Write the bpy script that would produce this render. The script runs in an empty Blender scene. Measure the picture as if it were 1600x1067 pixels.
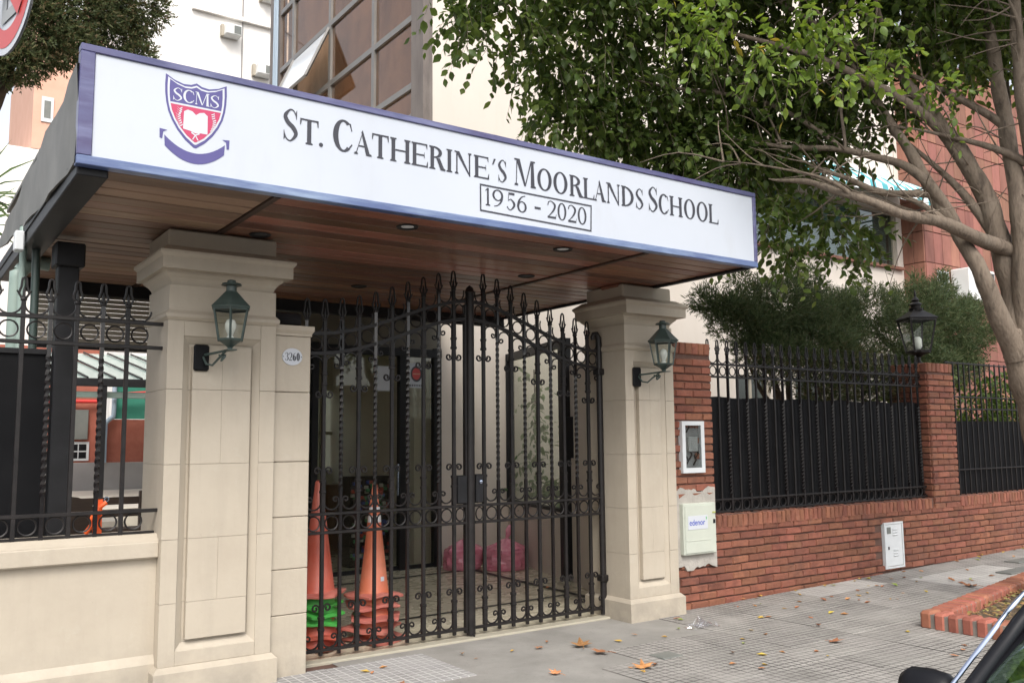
import bpy, math, random
import numpy as np
from math import sin, cos, pi, radians, atan2, hypot
from mathutils import Vector, Matrix
rnd = random.Random(7)
rng = np.random.default_rng(11)
S = bpy.context.scene
COL = S.collection

# ------------------------------------------------------------------ camera, world, sun, exposure
YAW, PITCH, ROLL = 0.61144, 0.11042, -0.010084
CAMZ = 1.62
f = Vector((sin(YAW)*cos(PITCH), cos(YAW)*cos(PITCH), sin(PITCH)))
r = Vector((cos(YAW), -sin(YAW), 0)); u = r.cross(f)
r2 = cos(ROLL)*r + sin(ROLL)*u; u2 = -sin(ROLL)*r + cos(ROLL)*u
cam = bpy.data.cameras.new('camera'); co = bpy.data.objects.new('camera', cam); COL.objects.link(co)
m = Matrix.Identity(4)
for i in range(3):
    m[i][0] = r2[i]; m[i][1] = u2[i]; m[i][2] = -f[i]
m[2][3] = CAMZ
co.matrix_world = m
cam.sensor_width = 36; cam.lens = 36*1405.9/1600; cam.clip_start = .05; cam.clip_end = 500
S.camera = co
W = bpy.data.worlds.new('World'); S.world = W; W.use_nodes = True
nt = W.node_tree; nt.nodes.clear()
sky = nt.nodes.new('ShaderNodeTexSky'); sky.sky_type = 'NISHITA'; sky.sun_disc = False
SUN_EL, SUN_AZ = radians(48), radians(205)      # azimuth clockwise from +Y
sky.sun_elevation = SUN_EL; sky.sun_rotation = SUN_AZ
sky.air_density = 1.0; sky.dust_density = 4.0; sky.ozone_density = 1.0
hs = nt.nodes.new('ShaderNodeHueSaturation'); hs.inputs['Saturation'].default_value = .28
bg = nt.nodes.new('ShaderNodeBackground'); bg.inputs['Strength'].default_value = .15
wo = nt.nodes.new('ShaderNodeOutputWorld')
nt.links.new(sky.outputs[0], hs.inputs['Color']); nt.links.new(hs.outputs[0], bg.inputs[0]); nt.links.new(bg.outputs[0], wo.inputs[0])
sl = bpy.data.lights.new('sun', 'SUN'); sl.energy = .8; sl.angle = radians(20); sl.color = (1, .95, .87)
so = bpy.data.objects.new('sun', sl); COL.objects.link(so)
sd = Vector((sin(SUN_AZ)*cos(SUN_EL), cos(SUN_AZ)*cos(SUN_EL), sin(SUN_EL)))
so.rotation_euler = sd.to_track_quat('Z', 'Y').to_euler(); so.location = (0, -10, 20)
S.view_settings.view_transform = 'Standard'; S.view_settings.look = 'None'
S.view_settings.gamma = 1; S.view_settings.use_curve_mapping = False
S.view_settings.exposure = 1.05
try:
    S.cycles.max_bounces = 10; S.cycles.transparent_max_bounces = 24
except Exception: pass

# ------------------------------------------------------------------ materials
def _n(nt, t, **k):
    n = nt.nodes.new(t)
    for a, b in k.items(): setattr(n, a, b)
    return n
def M(name, cols, scale=3.0, rough=.6, metal=0.0, bump=0.0, bscale=60.0, rv=0.0, hv=0.0, stretch=(1,1,1), spec=.5, coat=0.0, island=0.0, detail=5.0, rvar=0.0):
    """Principled material: noise over world position ramps through cols; rv / hv vary value / hue per object."""
    mt = bpy.data.materials.new(name); mt.use_nodes = True; t = mt.node_tree; b = t.nodes['Principled BSDF']
    if not isinstance(cols[0], (tuple, list)): cols = [cols, cols]
    geo = _n(t, 'ShaderNodeNewGeometry'); mp = _n(t, 'ShaderNodeMapping'); mp.inputs['Scale'].default_value = stretch
    t.links.new(geo.outputs['Position'], mp.inputs['Vector'])
    nz = _n(t, 'ShaderNodeTexNoise'); nz.inputs['Scale'].default_value = scale; nz.inputs['Detail'].default_value = detail; nz.inputs['Roughness'].default_value = .6
    t.links.new(mp.outputs[0], nz.inputs['Vector'])
    rp = _n(t, 'ShaderNodeValToRGB'); e = rp.color_ramp.elements
    n = len(cols)
    for i, c in enumerate(cols):
        p = .3 + .4*i/(n-1)
        if i < 2: el = e[i]; el.position = p
        else: el = e.new(p)
        el.color = (*c, 1)
    e[0].color = (*cols[0], 1)
    t.links.new(nz.outputs['Fac'], rp.inputs['Fac']); out = rp.outputs['Color']
    if rv or hv:
        oi = _n(t, 'ShaderNodeObjectInfo'); h = _n(t, 'ShaderNodeHueSaturation')
        src = oi.outputs['Random']
        if island: src = geo.outputs['Random Per Island']
        mr = _n(t, 'ShaderNodeMapRange'); mr.inputs[3].default_value = 1-rv; mr.inputs[4].default_value = 1+rv
        t.links.new(src, mr.inputs[0]); t.links.new(mr.outputs[0], h.inputs['Value'])
        if hv:
            ml = _n(t, 'ShaderNodeMath', operation='MULTIPLY'); ml.inputs[1].default_value = 7.31
            fr = _n(t, 'ShaderNodeMath', operation='FRACT'); t.links.new(src, ml.inputs[0]); t.links.new(ml.outputs[0], fr.inputs[0])
            m2 = _n(t, 'ShaderNodeMapRange'); m2.inputs[3].default_value = .5-hv; m2.inputs[4].default_value = .5+hv
            t.links.new(fr.outputs[0], m2.inputs[0]); t.links.new(m2.outputs[0], h.inputs['Hue'])
        t.links.new(out, h.inputs['Color']); out = h.outputs['Color']
    t.links.new(out, b.inputs['Base Color'])
    b.inputs['Roughness'].default_value = rough; b.inputs['Metallic'].default_value = metal
    b.inputs['Specular IOR Level'].default_value = spec
    if coat: b.inputs['Coat Weight'].default_value = coat; b.inputs['Coat Roughness'].default_value = .08
    if rvar:
        m3 = _n(t, 'ShaderNodeMapRange'); m3.inputs[3].default_value = max(0, rough-rvar); m3.inputs[4].default_value = min(1, rough+rvar)
        n3 = _n(t, 'ShaderNodeTexNoise'); n3.inputs['Scale'].default_value = scale*2.3; t.links.new(geo.outputs['Position'], n3.inputs['Vector'])
        t.links.new(n3.outputs['Fac'], m3.inputs[0]); t.links.new(m3.outputs[0], b.inputs['Roughness'])
    if bump:
        n2 = _n(t, 'ShaderNodeTexNoise'); n2.inputs['Scale'].default_value = bscale; n2.inputs['Detail'].default_value = 4
        t.links.new(mp.outputs[0], n2.inputs['Vector'])
        bp = _n(t, 'ShaderNodeBump'); bp.inputs['Strength'].default_value = bump; bp.inputs['Distance'].default_value = .01
        t.links.new(n2.outputs['Fac'], bp.inputs['Height']); t.links.new(bp.outputs[0], b.inputs['Normal'])
    mt['ramp'] = rp.name
    return mt
def over(mt, col, scale, lo, hi, stretch=(1,1,1), fac=1.0, grad=None):
    """Lay a second, patchy colour over a material (stains, wear, grime, painted glare)."""
    t = mt.node_tree; b = t.nodes['Principled BSDF']; src = b.inputs['Base Color'].links[0].from_socket
    geo = _n(t, 'ShaderNodeNewGeometry'); mp = _n(t, 'ShaderNodeMapping'); mp.inputs['Scale'].default_value = stretch
    t.links.new(geo.outputs['Position'], mp.inputs['Vector'])
    nz = _n(t, 'ShaderNodeTexNoise'); nz.inputs['Scale'].default_value = scale; nz.inputs['Detail'].default_value = 6; nz.inputs['Roughness'].default_value = .65
    t.links.new(mp.outputs[0], nz.inputs['Vector'])
    mr = _n(t, 'ShaderNodeMapRange'); mr.inputs[1].default_value = lo; mr.inputs[2].default_value = hi; mr.inputs[4].default_value = fac
    t.links.new(nz.outputs['Fac'], mr.inputs[0]); fs = mr.outputs[0]
    if grad:
        sx = _n(t, 'ShaderNodeSeparateXYZ'); t.links.new(geo.outputs['Position'], sx.inputs[0])
        g = _n(t, 'ShaderNodeMapRange'); g.inputs[1].default_value = grad[0]; g.inputs[2].default_value = grad[1]; g.inputs[3].default_value = 1; g.inputs[4].default_value = 0
        t.links.new(sx.outputs[2], g.inputs[0]); ml = _n(t, 'ShaderNodeMath', operation='MULTIPLY')
        t.links.new(fs, ml.inputs[0]); t.links.new(g.outputs[0], ml.inputs[1]); fs = ml.outputs[0]
    mx = _n(t, 'ShaderNodeMix', data_type='RGBA'); t.links.new(fs, mx.inputs[0]); t.links.new(src, mx.inputs[6]); mx.inputs[7].default_value = (*col, 1)
    t.links.new(mx.outputs[2], b.inputs['Base Color'])
    return mt
def GLASS(name, tint=(.9,.95,.93), refl=1.0, rough=.02, dens=0.0, gcol=(1,1,1)):
    mt = bpy.data.materials.new(name); mt.use_nodes = True; t = mt.node_tree; t.nodes.clear()
    o = _n(t, 'ShaderNodeOutputMaterial'); tr = _n(t, 'ShaderNodeBsdfTransparent'); tr.inputs[0].default_value = (*tint, 1)
    gl = _n(t, 'ShaderNodeBsdfGlossy'); gl.inputs['Roughness'].default_value = rough; gl.inputs[0].default_value = (*gcol,1)
    fr = _n(t, 'ShaderNodeFresnel'); ge = _n(t, 'ShaderNodeNewGeometry'); mi = _n(t, 'ShaderNodeMapRange'); mi.inputs[3].default_value = 1.5; mi.inputs[4].default_value = 1/1.5; t.links.new(ge.outputs['Backfacing'], mi.inputs[0]); t.links.new(mi.outputs[0], fr.inputs[0]); mu = _n(t, 'ShaderNodeMath', operation='MULTIPLY_ADD'); mu.inputs[1].default_value = refl; mu.inputs[2].default_value = dens
    mx = _n(t, 'ShaderNodeMixShader'); t.links.new(fr.outputs[0], mu.inputs[0]); t.links.new(mu.outputs[0], mx.inputs[0])
    t.links.new(tr.outputs[0], mx.inputs[1]); t.links.new(gl.outputs[0], mx.inputs[2]); t.links.new(mx.outputs[0], o.inputs[0])
    return mt
def LEAF(name, cols, trans=.35, rough=.4, spec=.4, scale=1.2):
    """Leaf: colour per leaf island, part translucent."""
    mt = bpy.data.materials.new(name); mt.use_nodes = True; t = mt.node_tree; b = t.nodes['Principled BSDF']; o = t.nodes['Material Output']
    geo = _n(t, 'ShaderNodeNewGeometry'); rp = _n(t, 'ShaderNodeValToRGB'); e = rp.color_ramp.elements
    for i, c in enumerate(cols):
        p = i/(len(cols)-1)
        if i < 2: e[i].position = p; el = e[i]
        else: el = e.new(p)
        el.color = (*c, 1)
    t.links.new(geo.outputs['Random Per Island'], rp.inputs[0]); t.links.new(rp.outputs[0], b.inputs['Base Color'])
    b.inputs['Roughness'].default_value = rough; b.inputs['Specular IOR Level'].default_value = spec
    tl = _n(t, 'ShaderNodeBsdfTranslucent'); hs = _n(t, 'ShaderNodeHueSaturation'); hs.inputs['Value'].default_value = 1.5; hs.inputs['Saturation'].default_value = 1.1; hs.inputs['Hue'].default_value = .485
    t.links.new(rp.outputs[0], hs.inputs['Color']); t.links.new(hs.outputs[0], tl.inputs[0])
    mx = _n(t, 'ShaderNodeMixShader'); mx.inputs[0].default_value = trans
    t.links.new(b.outputs[0], mx.inputs[1]); t.links.new(tl.outputs[0], mx.inputs[2]); t.links.new(mx.outputs[0], o.inputs[0])
    return mt

cream = over(over(over(over(M('cream_paint', [(.395,.342,.27),(.445,.39,.312)], 2.2, .62, bump=.22, bscale=28), (.31,.27,.215), 2.0, .50, .72, (3,3,.35), .30), (.46,.425,.35), 7, .60, .74, (1,1,1), .4), (.25,.225,.185), 4, .38, .66, (1,1,1), .75, (0,.42)), (.22,.20,.17), 26, .70, .78, (1,1,1), .5)
cream2 = over(M('cream_wall_paint', [(.61,.55,.485),(.66,.59,.52)], .7, .75, bump=.1, bscale=20), (.46,.39,.29), .9, .5, .75, (1,1,.25), .35)
iron = over(M('black_iron', [(.008,.007,.007),(.018,.015,.0145)], 14, .42, bump=.12, bscale=160, spec=.32), (.07,.035,.02), 9, .68, .8, (1,1,1), .6)
blackp = M('black_sheet', [(.005,.005,.006),(.010,.010,.011)], 2.5, .45, rvar=.12, bump=.08, bscale=5, spec=.12)
twistiron = M('black_iron_twist', [(.006,.005,.0055),(.014,.011,.011)], 14, .2, bump=.05, bscale=160, spec=.5)
steel = M('dark_steel', [(.008,.008,.009),(.016,.016,.018)], 6, .5, bump=.05, bscale=40, spec=.3)
wood = over(M('varnished_soffit_wood', [(.11,.046,.028),(.22,.092,.056),(.16,.066,.040)], 1.6, .34, rv=.45, hv=.014, stretch=(.6,9,9), bump=.12, bscale=30, rvar=.1), (.20,.13,.085), 1.1, .5, .75, (1,1,1), .45)
brickm = over(over(M('red_brick', [(.145,.053,.034),(.225,.084,.050),(.175,.066,.040)], 7, .82, rv=.24, hv=.007, bump=.5, bscale=45), (.30,.22,.17), 6, .62, .8, (1,1,1), .35), (.12,.07,.055), 2.5, .55, .8, (1,1,1), .5)
woodgrey = over(M('weathered_soffit_wood', [(.15,.088,.058),(.25,.155,.105),(.19,.115,.078)], 1.4, .5, rv=.35, hv=.01, stretch=(.6,9,9), bump=.12, bscale=30), (.10,.06,.04), 1.3, .52, .72, (.6,2,1), .6)
wooddark = M('dark_seam_wood', (.035,.016,.010), rough=.5)
mortar = M('mortar', [(.085,.045,.034),(.125,.07,.053)], 9, .9, bump=.5, bscale=60)
cement = M('grey_cement_patch', [(.30,.28,.25),(.42,.39,.35)], 8, .9, bump=.5, bscale=50)
signwhite = over(M('sign_white_sheet', [(.46,.49,.545),(.49,.52,.575)], 1.0, .28, spec=.5), (.36,.36,.35), 2.0, .56, .85, (1.5,1,.4), .3)
bluepaint = over(M('blue_frame_paint_glare', [(.04,.045,.12),(.075,.075,.17),(.055,.045,.125)], 3, .3, spec=.6, stretch=(1,1,3)), (.22,.24,.38), 2.2, .48, .75, (.6,1,4), .6)  # pale streaks are glare painted into the blue
bluelow = over(M('blue_frame_bottom_glare', [(.06,.085,.20),(.11,.16,.30)], 2, .3, spec=.6), (.30,.38,.50), 1.6, .45, .7, (.7,1,6), .75)  # bottom bar: stronger painted glare, paler streaks over the blue
navy = M('dark_letter_print', [(.03,.03,.04),(.04,.04,.05)], 3, .35)
crestblue = M('crest_purple_print', [(.07,.06,.20),(.085,.075,.23)], 3, .3)
crestred = M('crest_red_print', [(.43,.035,.10),(.46,.045,.11)], 3, .3)
crestwhite = M('crest_white_print', [(.50,.52,.56),(.52,.54,.58)], 3, .3)
greymetal = over(M('grey_flashing', [(.10,.098,.09),(.17,.165,.15)], 2.5, .55, bump=.1, bscale=4), (.09,.09,.08), 3, .55, .75, (1,1,1), .5)
lampgreen = over(M('green_patina_metal', [(.032,.050,.044),(.052,.075,.067)], 12, .4, bump=.1, bscale=90), (.12,.13,.115), 14, .62, .8, (1,1,1), .5)
bulbm = M('white_bulb', (.8,.8,.78), rough=.25)
lampglass = GLASS('lantern_glass', (.88,.9,.86), .9)
winglass = GLASS('window_glass', (.62,.70,.68), .9, dens=.05)
doorglass = GLASS('entrance_glass', (.88,.90,.86), .9)
whitepaint = over(M('white_box_paint', [(.54,.56,.57),(.60,.62,.63)], 5, .4), (.45,.38,.3), 8, .66, .85, (1,1,1), .5)
palebox = M('pale_green_box', [(.44,.465,.40),(.49,.515,.445)], 4, .45)
clearp = GLASS('clear_plastic', (.86,.88,.88), 1.5, .08, .06)
orange = over(M('cone_orange', [(.56,.13,.06),(.63,.18,.09)], 5, .5, bump=.1, bscale=20), (.50,.24,.17), 3, .4, .75, (1,1,1), .5)
redor = over(M('cone_red', [(.46,.075,.045),(.54,.11,.065)], 5, .45), (.48,.20,.16), 3, .4, .75, (1,1,1), .5)
conebase = over(M('cone_base_faded', [(.44,.12,.095),(.52,.18,.14)], 6, .55, bump=.2, bscale=25), (.30,.13,.10), 6, .5, .75, (1,1,1), .6)
greencone = M('cone_green', [(.05,.30,.05),(.07,.40,.07)], 5, .5)
refl = M('cone_collar', [(.55,.56,.57),(.65,.65,.66)], 8, .35)
floorm = over(M('entrance_floor', [(.56,.51,.39),(.63,.575,.44)], 3, .28, rvar=.1), (.42,.38,.285), 2.5, .5, .8, (1,1,1), .25)
blackinlay = M('black_inlay', (.02,.02,.018), rough=.5)
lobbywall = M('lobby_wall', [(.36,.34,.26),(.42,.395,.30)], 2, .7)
asphalt = M('asphalt', [(.04,.04,.04),(.06,.06,.06)], 20, .9, bump=.4, bscale=120)
kerbm = M('kerb_stone', [(.25,.24,.23),(.33,.32,.30)], 6, .85, bump=.4, bscale=60)
concrete = over(over(M('smooth_concrete', [(.21,.20,.182),(.295,.28,.257)], 2.2, .85, bump=.35, bscale=90), (.19,.18,.165), 3, .52, .75, (1,1,1), .7), (.15,.14,.13), 40, .62, .7, (1,1,1), .7)
bark = over(M('ficus_bark', [(.085,.064,.047),(.20,.155,.115),(.13,.098,.073)], 7, .85, bump=1.0, bscale=22, stretch=(2.2,2.2,.7)), (.22,.18,.14), 5, .52, .70, (1,1,1), .5)
darkbark = M('dark_bark', [(.06,.04,.028),(.10,.07,.05)], 8, .9, bump=.5, bscale=40)
leafm = LEAF('ficus_leaf', [(.042,.068,.018),(.065,.105,.026),(.092,.14,.034),(.135,.175,.048)], .5, .42, .3)
leafbright = LEAF('ficus_fresh_leaf', [(.11,.18,.035),(.15,.23,.04),(.19,.27,.05),(.15,.24,.04)], .5, .4)
junim = LEAF('juniper_needle', [(.035,.055,.024),(.06,.088,.038),(.095,.13,.055),(.12,.12,.06)], .35, .6, .25)
cypm = LEAF('cypress_needle', [(.035,.05,.022),(.065,.085,.034),(.10,.12,.05),(.14,.095,.05)], .3, .6, .25)
plantm = LEAF('houseplant_leaf', [(.05,.10,.035),(.08,.15,.05),(.13,.20,.07)], .35, .35)
deadleaf = M('brown_dead_leaf', [(.30,.12,.045),(.42,.19,.075),(.24,.10,.045)], 30, .75, rv=.3, hv=.012)
yleaf = M('yellow_dead_leaf', [(.45,.30,.04),(.50,.36,.07)], 30, .6, rv=.2, hv=.02)
gleaf = M('green_fallen_leaf', [(.24,.30,.05),(.33,.36,.09)], 30, .6, rv=.25, hv=.02)
soil = M('planter_soil', [(.07,.05,.03),(.13,.09,.055)], 12, .95, bump=.8, bscale=50)
pinkbag = M('pink_bag_film', [(.66,.17,.26),(.74,.33,.40)], 9, .22, spec=.6)
carblue = M('car_paint_blue', (.012,.016,.05), rough=.25, coat=1.0, metal=.3)
carblack = M('car_black_trim', (.006,.006,.008), rough=.45, spec=.25)
chrome = M('car_bright_trim', (.45,.5,.62), rough=.15, metal=1)
carglass = GLASS('car_glass', (.28,.42,.37), 1.0, .04, .50, (.46,.58,.55))
rubber = M('tyre_rubber', (.02,.02,.02), rough=.85)
carseat = M('car_interior', (.03,.035,.033), rough=.8)
mullion = over(M('brown_mullion', [(.13,.105,.09),(.19,.16,.14)], 4, .5, stretch=(1,1,.3)), (.07,.055,.048), 4, .5, .7, (2,2,.4), .6)
aluframe = M('aluminium_frame', [(.19,.18,.165),(.24,.225,.21)], 3, .4, metal=.3)
bronzeglass = GLASS('bronze_window_glass', (.80,.68,.58), .7, dens=.02)
whitefar = over(M('white_render', [(.72,.69,.65),(.80,.77,.73)], .5, .85), (.28,.26,.23), 1.0, .6, .78, (1,1,.4), .6)
orangefar = M('orange_render', [(.60,.34,.25),(.66,.40,.30)], 1, .85)
tilem = over(M('red_wall_tile', [(.19,.080,.055),(.28,.12,.085),(.23,.095,.066)], 2, .7, rv=.22, hv=.012, stretch=(2,2,.5), bump=.2, bscale=20), (.16,.06,.045), 3, .5, .75, (2,2,.4), .5)
awnw = M('awning_white', (.74,.76,.75), rough=.8); awnt = M('awning_teal', (.08,.34,.38), rough=.8)
acw = M('air_conditioner_white', [(.66,.66,.64),(.72,.72,.70)], 3, .5); acd = M('grille_dark', (.06,.06,.06), rough=.7)
plum = M('pale_green_pipe', [(.20,.27,.24),(.26,.33,.29)], 3, .45)
bluepipe = M('pale_blue_pipe', (.32,.40,.48), rough=.5)
redpipe = M('red_pipe', (.55,.035,.03), rough=.4)
greenpan = M('green_panel', [(.03,.19,.13),(.05,.24,.17)], 1.5, .5)
grnglass = M('green_roof_glass', [(.20,.27,.25),(.26,.34,.31)], 1.2, .2)
board = M('grey_notice_board', [(.13,.14,.13),(.17,.175,.16)], 3, .5)
farbrick = over(M('courtyard_brick', [(.29,.085,.055),(.36,.12,.08)], 6, .85, bump=.3, bscale=30), (.2,.06,.04), 2, .5, .8, (1,1,1), .6)
greyrender = M('grey_render', [(.24,.225,.22),(.29,.275,.265)], 2, .85)
terrace = over(M('courtyard_paving', [(.46,.42,.36),(.54,.50,.43)], 3, .85), (.25,.14,.08), 6, .6, .72, (1,1,1), .8)
benchwood = M('dark_bench_wood', [(.035,.022,.016),(.06,.04,.028)], 6, .5, stretch=(1,8,8))
picwood = M('brown_picture_frame', (.13,.055,.022), rough=.4)
picglass = M('picture_print', [(.38,.42,.38),(.55,.58,.53),(.30,.34,.31)], 2.0, .25)
signred = M('traffic_sign_red', [(.50,.05,.045),(.55,.06,.055)], 3, .35); signgrey = M('traffic_sign_grey', (.30,.31,.31), rough=.4)
slatm = M('pale_slat', [(.34,.30,.24),(.40,.36,.29)], 4, .6)
mosaics = [M('mosaic_'+n, c, rough=.4) for n, c in (('blue',(.04,.08,.35)),('green',(.04,.22,.10)),('red',(.40,.05,.04)),('dark',(.05,.04,.06)),('pale',(.45,.42,.40)))]
edblue = M('logo_blue', (.02,.05,.40), rough=.4); edgreen = M('logo_green', (.10,.40,.12), rough=.4)
# sidewalk tile: world-aligned grid of small squares, relief and dirt in the joints
def tile_mat(name, c1, c2, joint):
    mt = over(M(name, [c1, c2], 5, .88, rv=.11, hv=.006), tuple(.62*x for x in c1), 2.6, .5, .75, (1,1,1), .6)
    t = mt.node_tree; b = t.nodes['Principled BSDF']; src = b.inputs['Base Color'].links[0].from_socket
    geo = _n(t, 'ShaderNodeNewGeometry'); bt = _n(t, 'ShaderNodeTexBrick'); bt.offset = 0; bt.squash = 1
    for k, v in (('Scale',1),('Mortar Size',.0062),('Mortar Smooth',.35),('Brick Width',.4/6),('Row Height',.4/6)): bt.inputs[k].default_value = v
    bt.inputs['Color1'].default_value = bt.inputs['Color2'].default_value = (1,1,1,1); bt.inputs['Mortar'].default_value = (0,0,0,1)
    nz = _n(t, 'ShaderNodeTexNoise'); nz.inputs['Scale'].default_value = 9; sc = _n(t, 'ShaderNodeVectorMath', operation='SCALE'); sc.inputs['Scale'].default_value = .007
    ad = _n(t, 'ShaderNodeVectorMath', operation='ADD'); t.links.new(geo.outputs['Position'], nz.inputs['Vector']); t.links.new(nz.outputs['Color'], sc.inputs[0]); t.links.new(sc.outputs[0], ad.inputs[0]); t.links.new(geo.outputs['Position'], ad.inputs[1])
    t.links.new(ad.outputs[0], bt.inputs['Vector'])
    n2 = _n(t, 'ShaderNodeTexNoise'); n2.inputs['Scale'].default_value = 1.7; n2.inputs['Detail'].default_value = 5; t.links.new(geo.outputs['Position'], n2.inputs['Vector'])
    mr = _n(t, 'ShaderNodeMapRange'); mr.inputs[1].default_value = .35; mr.inputs[2].default_value = .62; mr.inputs[3].default_value = .35; mr.inputs[4].default_value = 1.0; t.links.new(n2.outputs['Fac'], mr.inputs[0])
    ml = _n(t, 'ShaderNodeMath', operation='MULTIPLY'); t.links.new(bt.outputs['Fac'], ml.inputs[0]); t.links.new(mr.outputs[0], ml.inputs[1])
    mx = _n(t, 'ShaderNodeMix', data_type='RGBA'); t.links.new(ml.outputs[0], mx.inputs[0]); t.links.new(src, mx.inputs[6]); mx.inputs[7].default_value = (*joint, 1)
    t.links.new(mx.outputs[2], b.inputs['Base Color'])
    bp = _n(t, 'ShaderNodeBump'); bp.inputs['Strength'].default_value = .8; bp.inputs['Distance'].default_value = -.006; t.links.new(ml.outputs[0], bp.inputs['Height'])
    n4 = _n(t, 'ShaderNodeTexNoise'); n4.inputs['Scale'].default_value = 150; t.links.new(geo.outputs['Position'], n4.inputs['Vector'])
    b2 = _n(t, 'ShaderNodeBump'); b2.inputs['Strength'].default_value = .3; b2.inputs['Distance'].default_value = .004; t.links.new(n4.outputs['Fac'], b2.inputs['Height']); t.links.new(bp.outputs[0], b2.inputs['Normal'])
    t.links.new(b2.outputs[0], b.inputs['Normal'])
    return mt
tilegrey = tile_mat('grey_paving_tile', (.24,.226,.207), (.315,.298,.274), (.05,.046,.042))
tilepale = tile_mat('pale_paving_tile', (.38,.365,.34), (.45,.43,.40), (.20,.19,.18))
tilelite = tile_mat('whitish_joint_tile', (.25,.24,.235), (.31,.30,.29), (.50,.49,.47))

# ------------------------------------------------------------------ mesh helpers
class MB:
    def __init__(s): s.v = []; s.f = []
    def add(s, vs, fs):
        o = len(s.v); s.v += [tuple(p) for p in vs]; s.f += [tuple(i+o for i in q) for q in fs]; return s
    def box(s, x0, y0, z0, x1, y1, z1):
        return s.add([(x0,y0,z0),(x1,y0,z0),(x1,y1,z0),(x0,y1,z0),(x0,y0,z1),(x1,y0,z1),(x1,y1,z1),(x0,y1,z1)],
                     [(0,3,2,1),(4,5,6,7),(0,1,5,4),(1,2,6,5),(2,3,7,6),(3,0,4,7)])
    def cbox(s, x0, y0, z0, x1, y1, z1, c=.006):
        """box with chamfered edges"""
        c = min(c, (x1-x0)/2.01, (y1-y0)/2.01, (z1-z0)/2.01)
        X = (x0, x1); Y = (y0, y1); Z = (z0, z1); vs = []; ix = {}
        for i in (0,1):
            for j in (0,1):
                for k in (0,1):
                    sx, sy, sz = (c if i == 0 else -c), (c if j == 0 else -c), (c if k == 0 else -c)
                    for a in range(3):
                        p = [X[i], Y[j], Z[k]]
                        for b, d in enumerate((sx, sy, sz)):
                            if b != a: p[b] += d
                        ix[i,j,k,a] = len(vs); vs.append(tuple(p))
        fs = []
        sq = ((0,0),(1,0),(1,1),(0,1))
        for d in (0,1):
            q = [ix[d,a,b,0] for a, b in sq]; fs.append(tuple(q if d else q[::-1]))
            q = [ix[a,d,b,1] for a, b in sq]; fs.append(tuple(q[::-1] if d else q))
            q = [ix[a,b,d,2] for a, b in sq]; fs.append(tuple(q if d else q[::-1]))
        for a in (0,1):
            for b in (0,1):
                q = (ix[0,a,b,1], ix[1,a,b,1], ix[1,a,b,2], ix[0,a,b,2]); fs.append(q if (a ^ b) else q[::-1])
                q = (ix[a,0,b,0], ix[a,1,b,0], ix[a,1,b,2], ix[a,0,b,2]); fs.append(q if not (a ^ b) else q[::-1])
                q = (ix[a,b,0,0], ix[a,b,1,0], ix[a,b,1,1], ix[a,b,0,1]); fs.append(q if (a ^ b) else q[::-1])
        for i in (0,1):
            for j in (0,1):
                for k in (0,1):
                    q = (ix[i,j,k,0], ix[i,j,k,1], ix[i,j,k,2]); fs.append(q if (i+j+k) % 2 else q[::-1])
        return s.add(vs, fs)
    def tube(s, pts, r, n=6, cap=True, flat=1.0, ph=0.0):
        P = [Vector(p) for p in pts]; R = r if hasattr(r, '__len__') else [r]*len(P)
        T = []
        for i in range(len(P)):
            d = P[min(i+1, len(P)-1)]-P[max(i-1, 0)]
            T.append(d.normalized() if d.length > 1e-9 else Vector((0,0,1)))
        a = Vector((0,1,0)) if abs(T[0].y) < .9 else Vector((1,0,0))
        N = (a-T[0]*a.dot(T[0])).normalized(); vs = []; fs = []
        for i in range(len(P)):
            N = (N-T[i]*N.dot(T[i])).normalized(); B = T[i].cross(N)
            for k in range(n):
                t = 2*pi*k/n+ph
                vs.append(P[i]+N*(R[i]*cos(t)*flat)+B*(R[i]*sin(t)))
        for i in range(len(P)-1):
            for k in range(n):
                k2 = (k+1) % n; fs.append((i*n+k, i*n+k2, (i+1)*n+k2, (i+1)*n+k))
        if cap: fs.append(tuple(range(n))[::-1]); fs.append(tuple(range((len(P)-1)*n, len(P)*n)))
        return s.add(vs, fs)
    def lathe(s, prof, n=12, c=(0,0,0), ph=0.0, capb=True, capt=True):
        vs = []; fs = []
        for rr, z in prof:
            for k in range(n):
                t = 2*pi*k/n+ph; vs.append((c[0]+rr*cos(t), c[1]+rr*sin(t), c[2]+z))
        L = len(prof)
        for i in range(L-1):
            for k in range(n):
                k2 = (k+1) % n; fs.append((i*n+k, i*n+k2, (i+1)*n+k2, (i+1)*n+k))
        if capb: fs.append(tuple(range(n))[::-1])
        if capt: fs.append(tuple(range((L-1)*n, L*n)))
        return s.add(vs, fs)
    def frus(s, lo, hi, z0, z1):
        """frustum between two (x0,y0,x1,y1) rectangles"""
        a = lo; b = hi
        return s.add([(a[0],a[1],z0),(a[2],a[1],z0),(a[2],a[3],z0),(a[0],a[3],z0),(b[0],b[1],z1),(b[2],b[1],z1),(b[2],b[3],z1),(b[0],b[3],z1)],
                     [(0,3,2,1),(4,5,6,7),(0,1,5,4),(1,2,6,5),(2,3,7,6),(3,0,4,7)])
    def prism(s, poly, y0, y1):
        """polygon in XZ extruded along Y"""
        n = len(poly)
        vs = [(p[0], y0, p[1]) for p in poly]+[(p[0], y1, p[1]) for p in poly]
        fs = [tuple(range(n)), tuple(range(n, 2*n))[::-1]]+[(i+n, (i+1) % n+n, (i+1) % n, i) for i in range(n)]
        return s.add(vs, fs)
    def flat(s, poly, y):
        return s.add([(p[0], y, p[1]) for p in poly], [tuple(range(len(poly)))])
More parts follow.
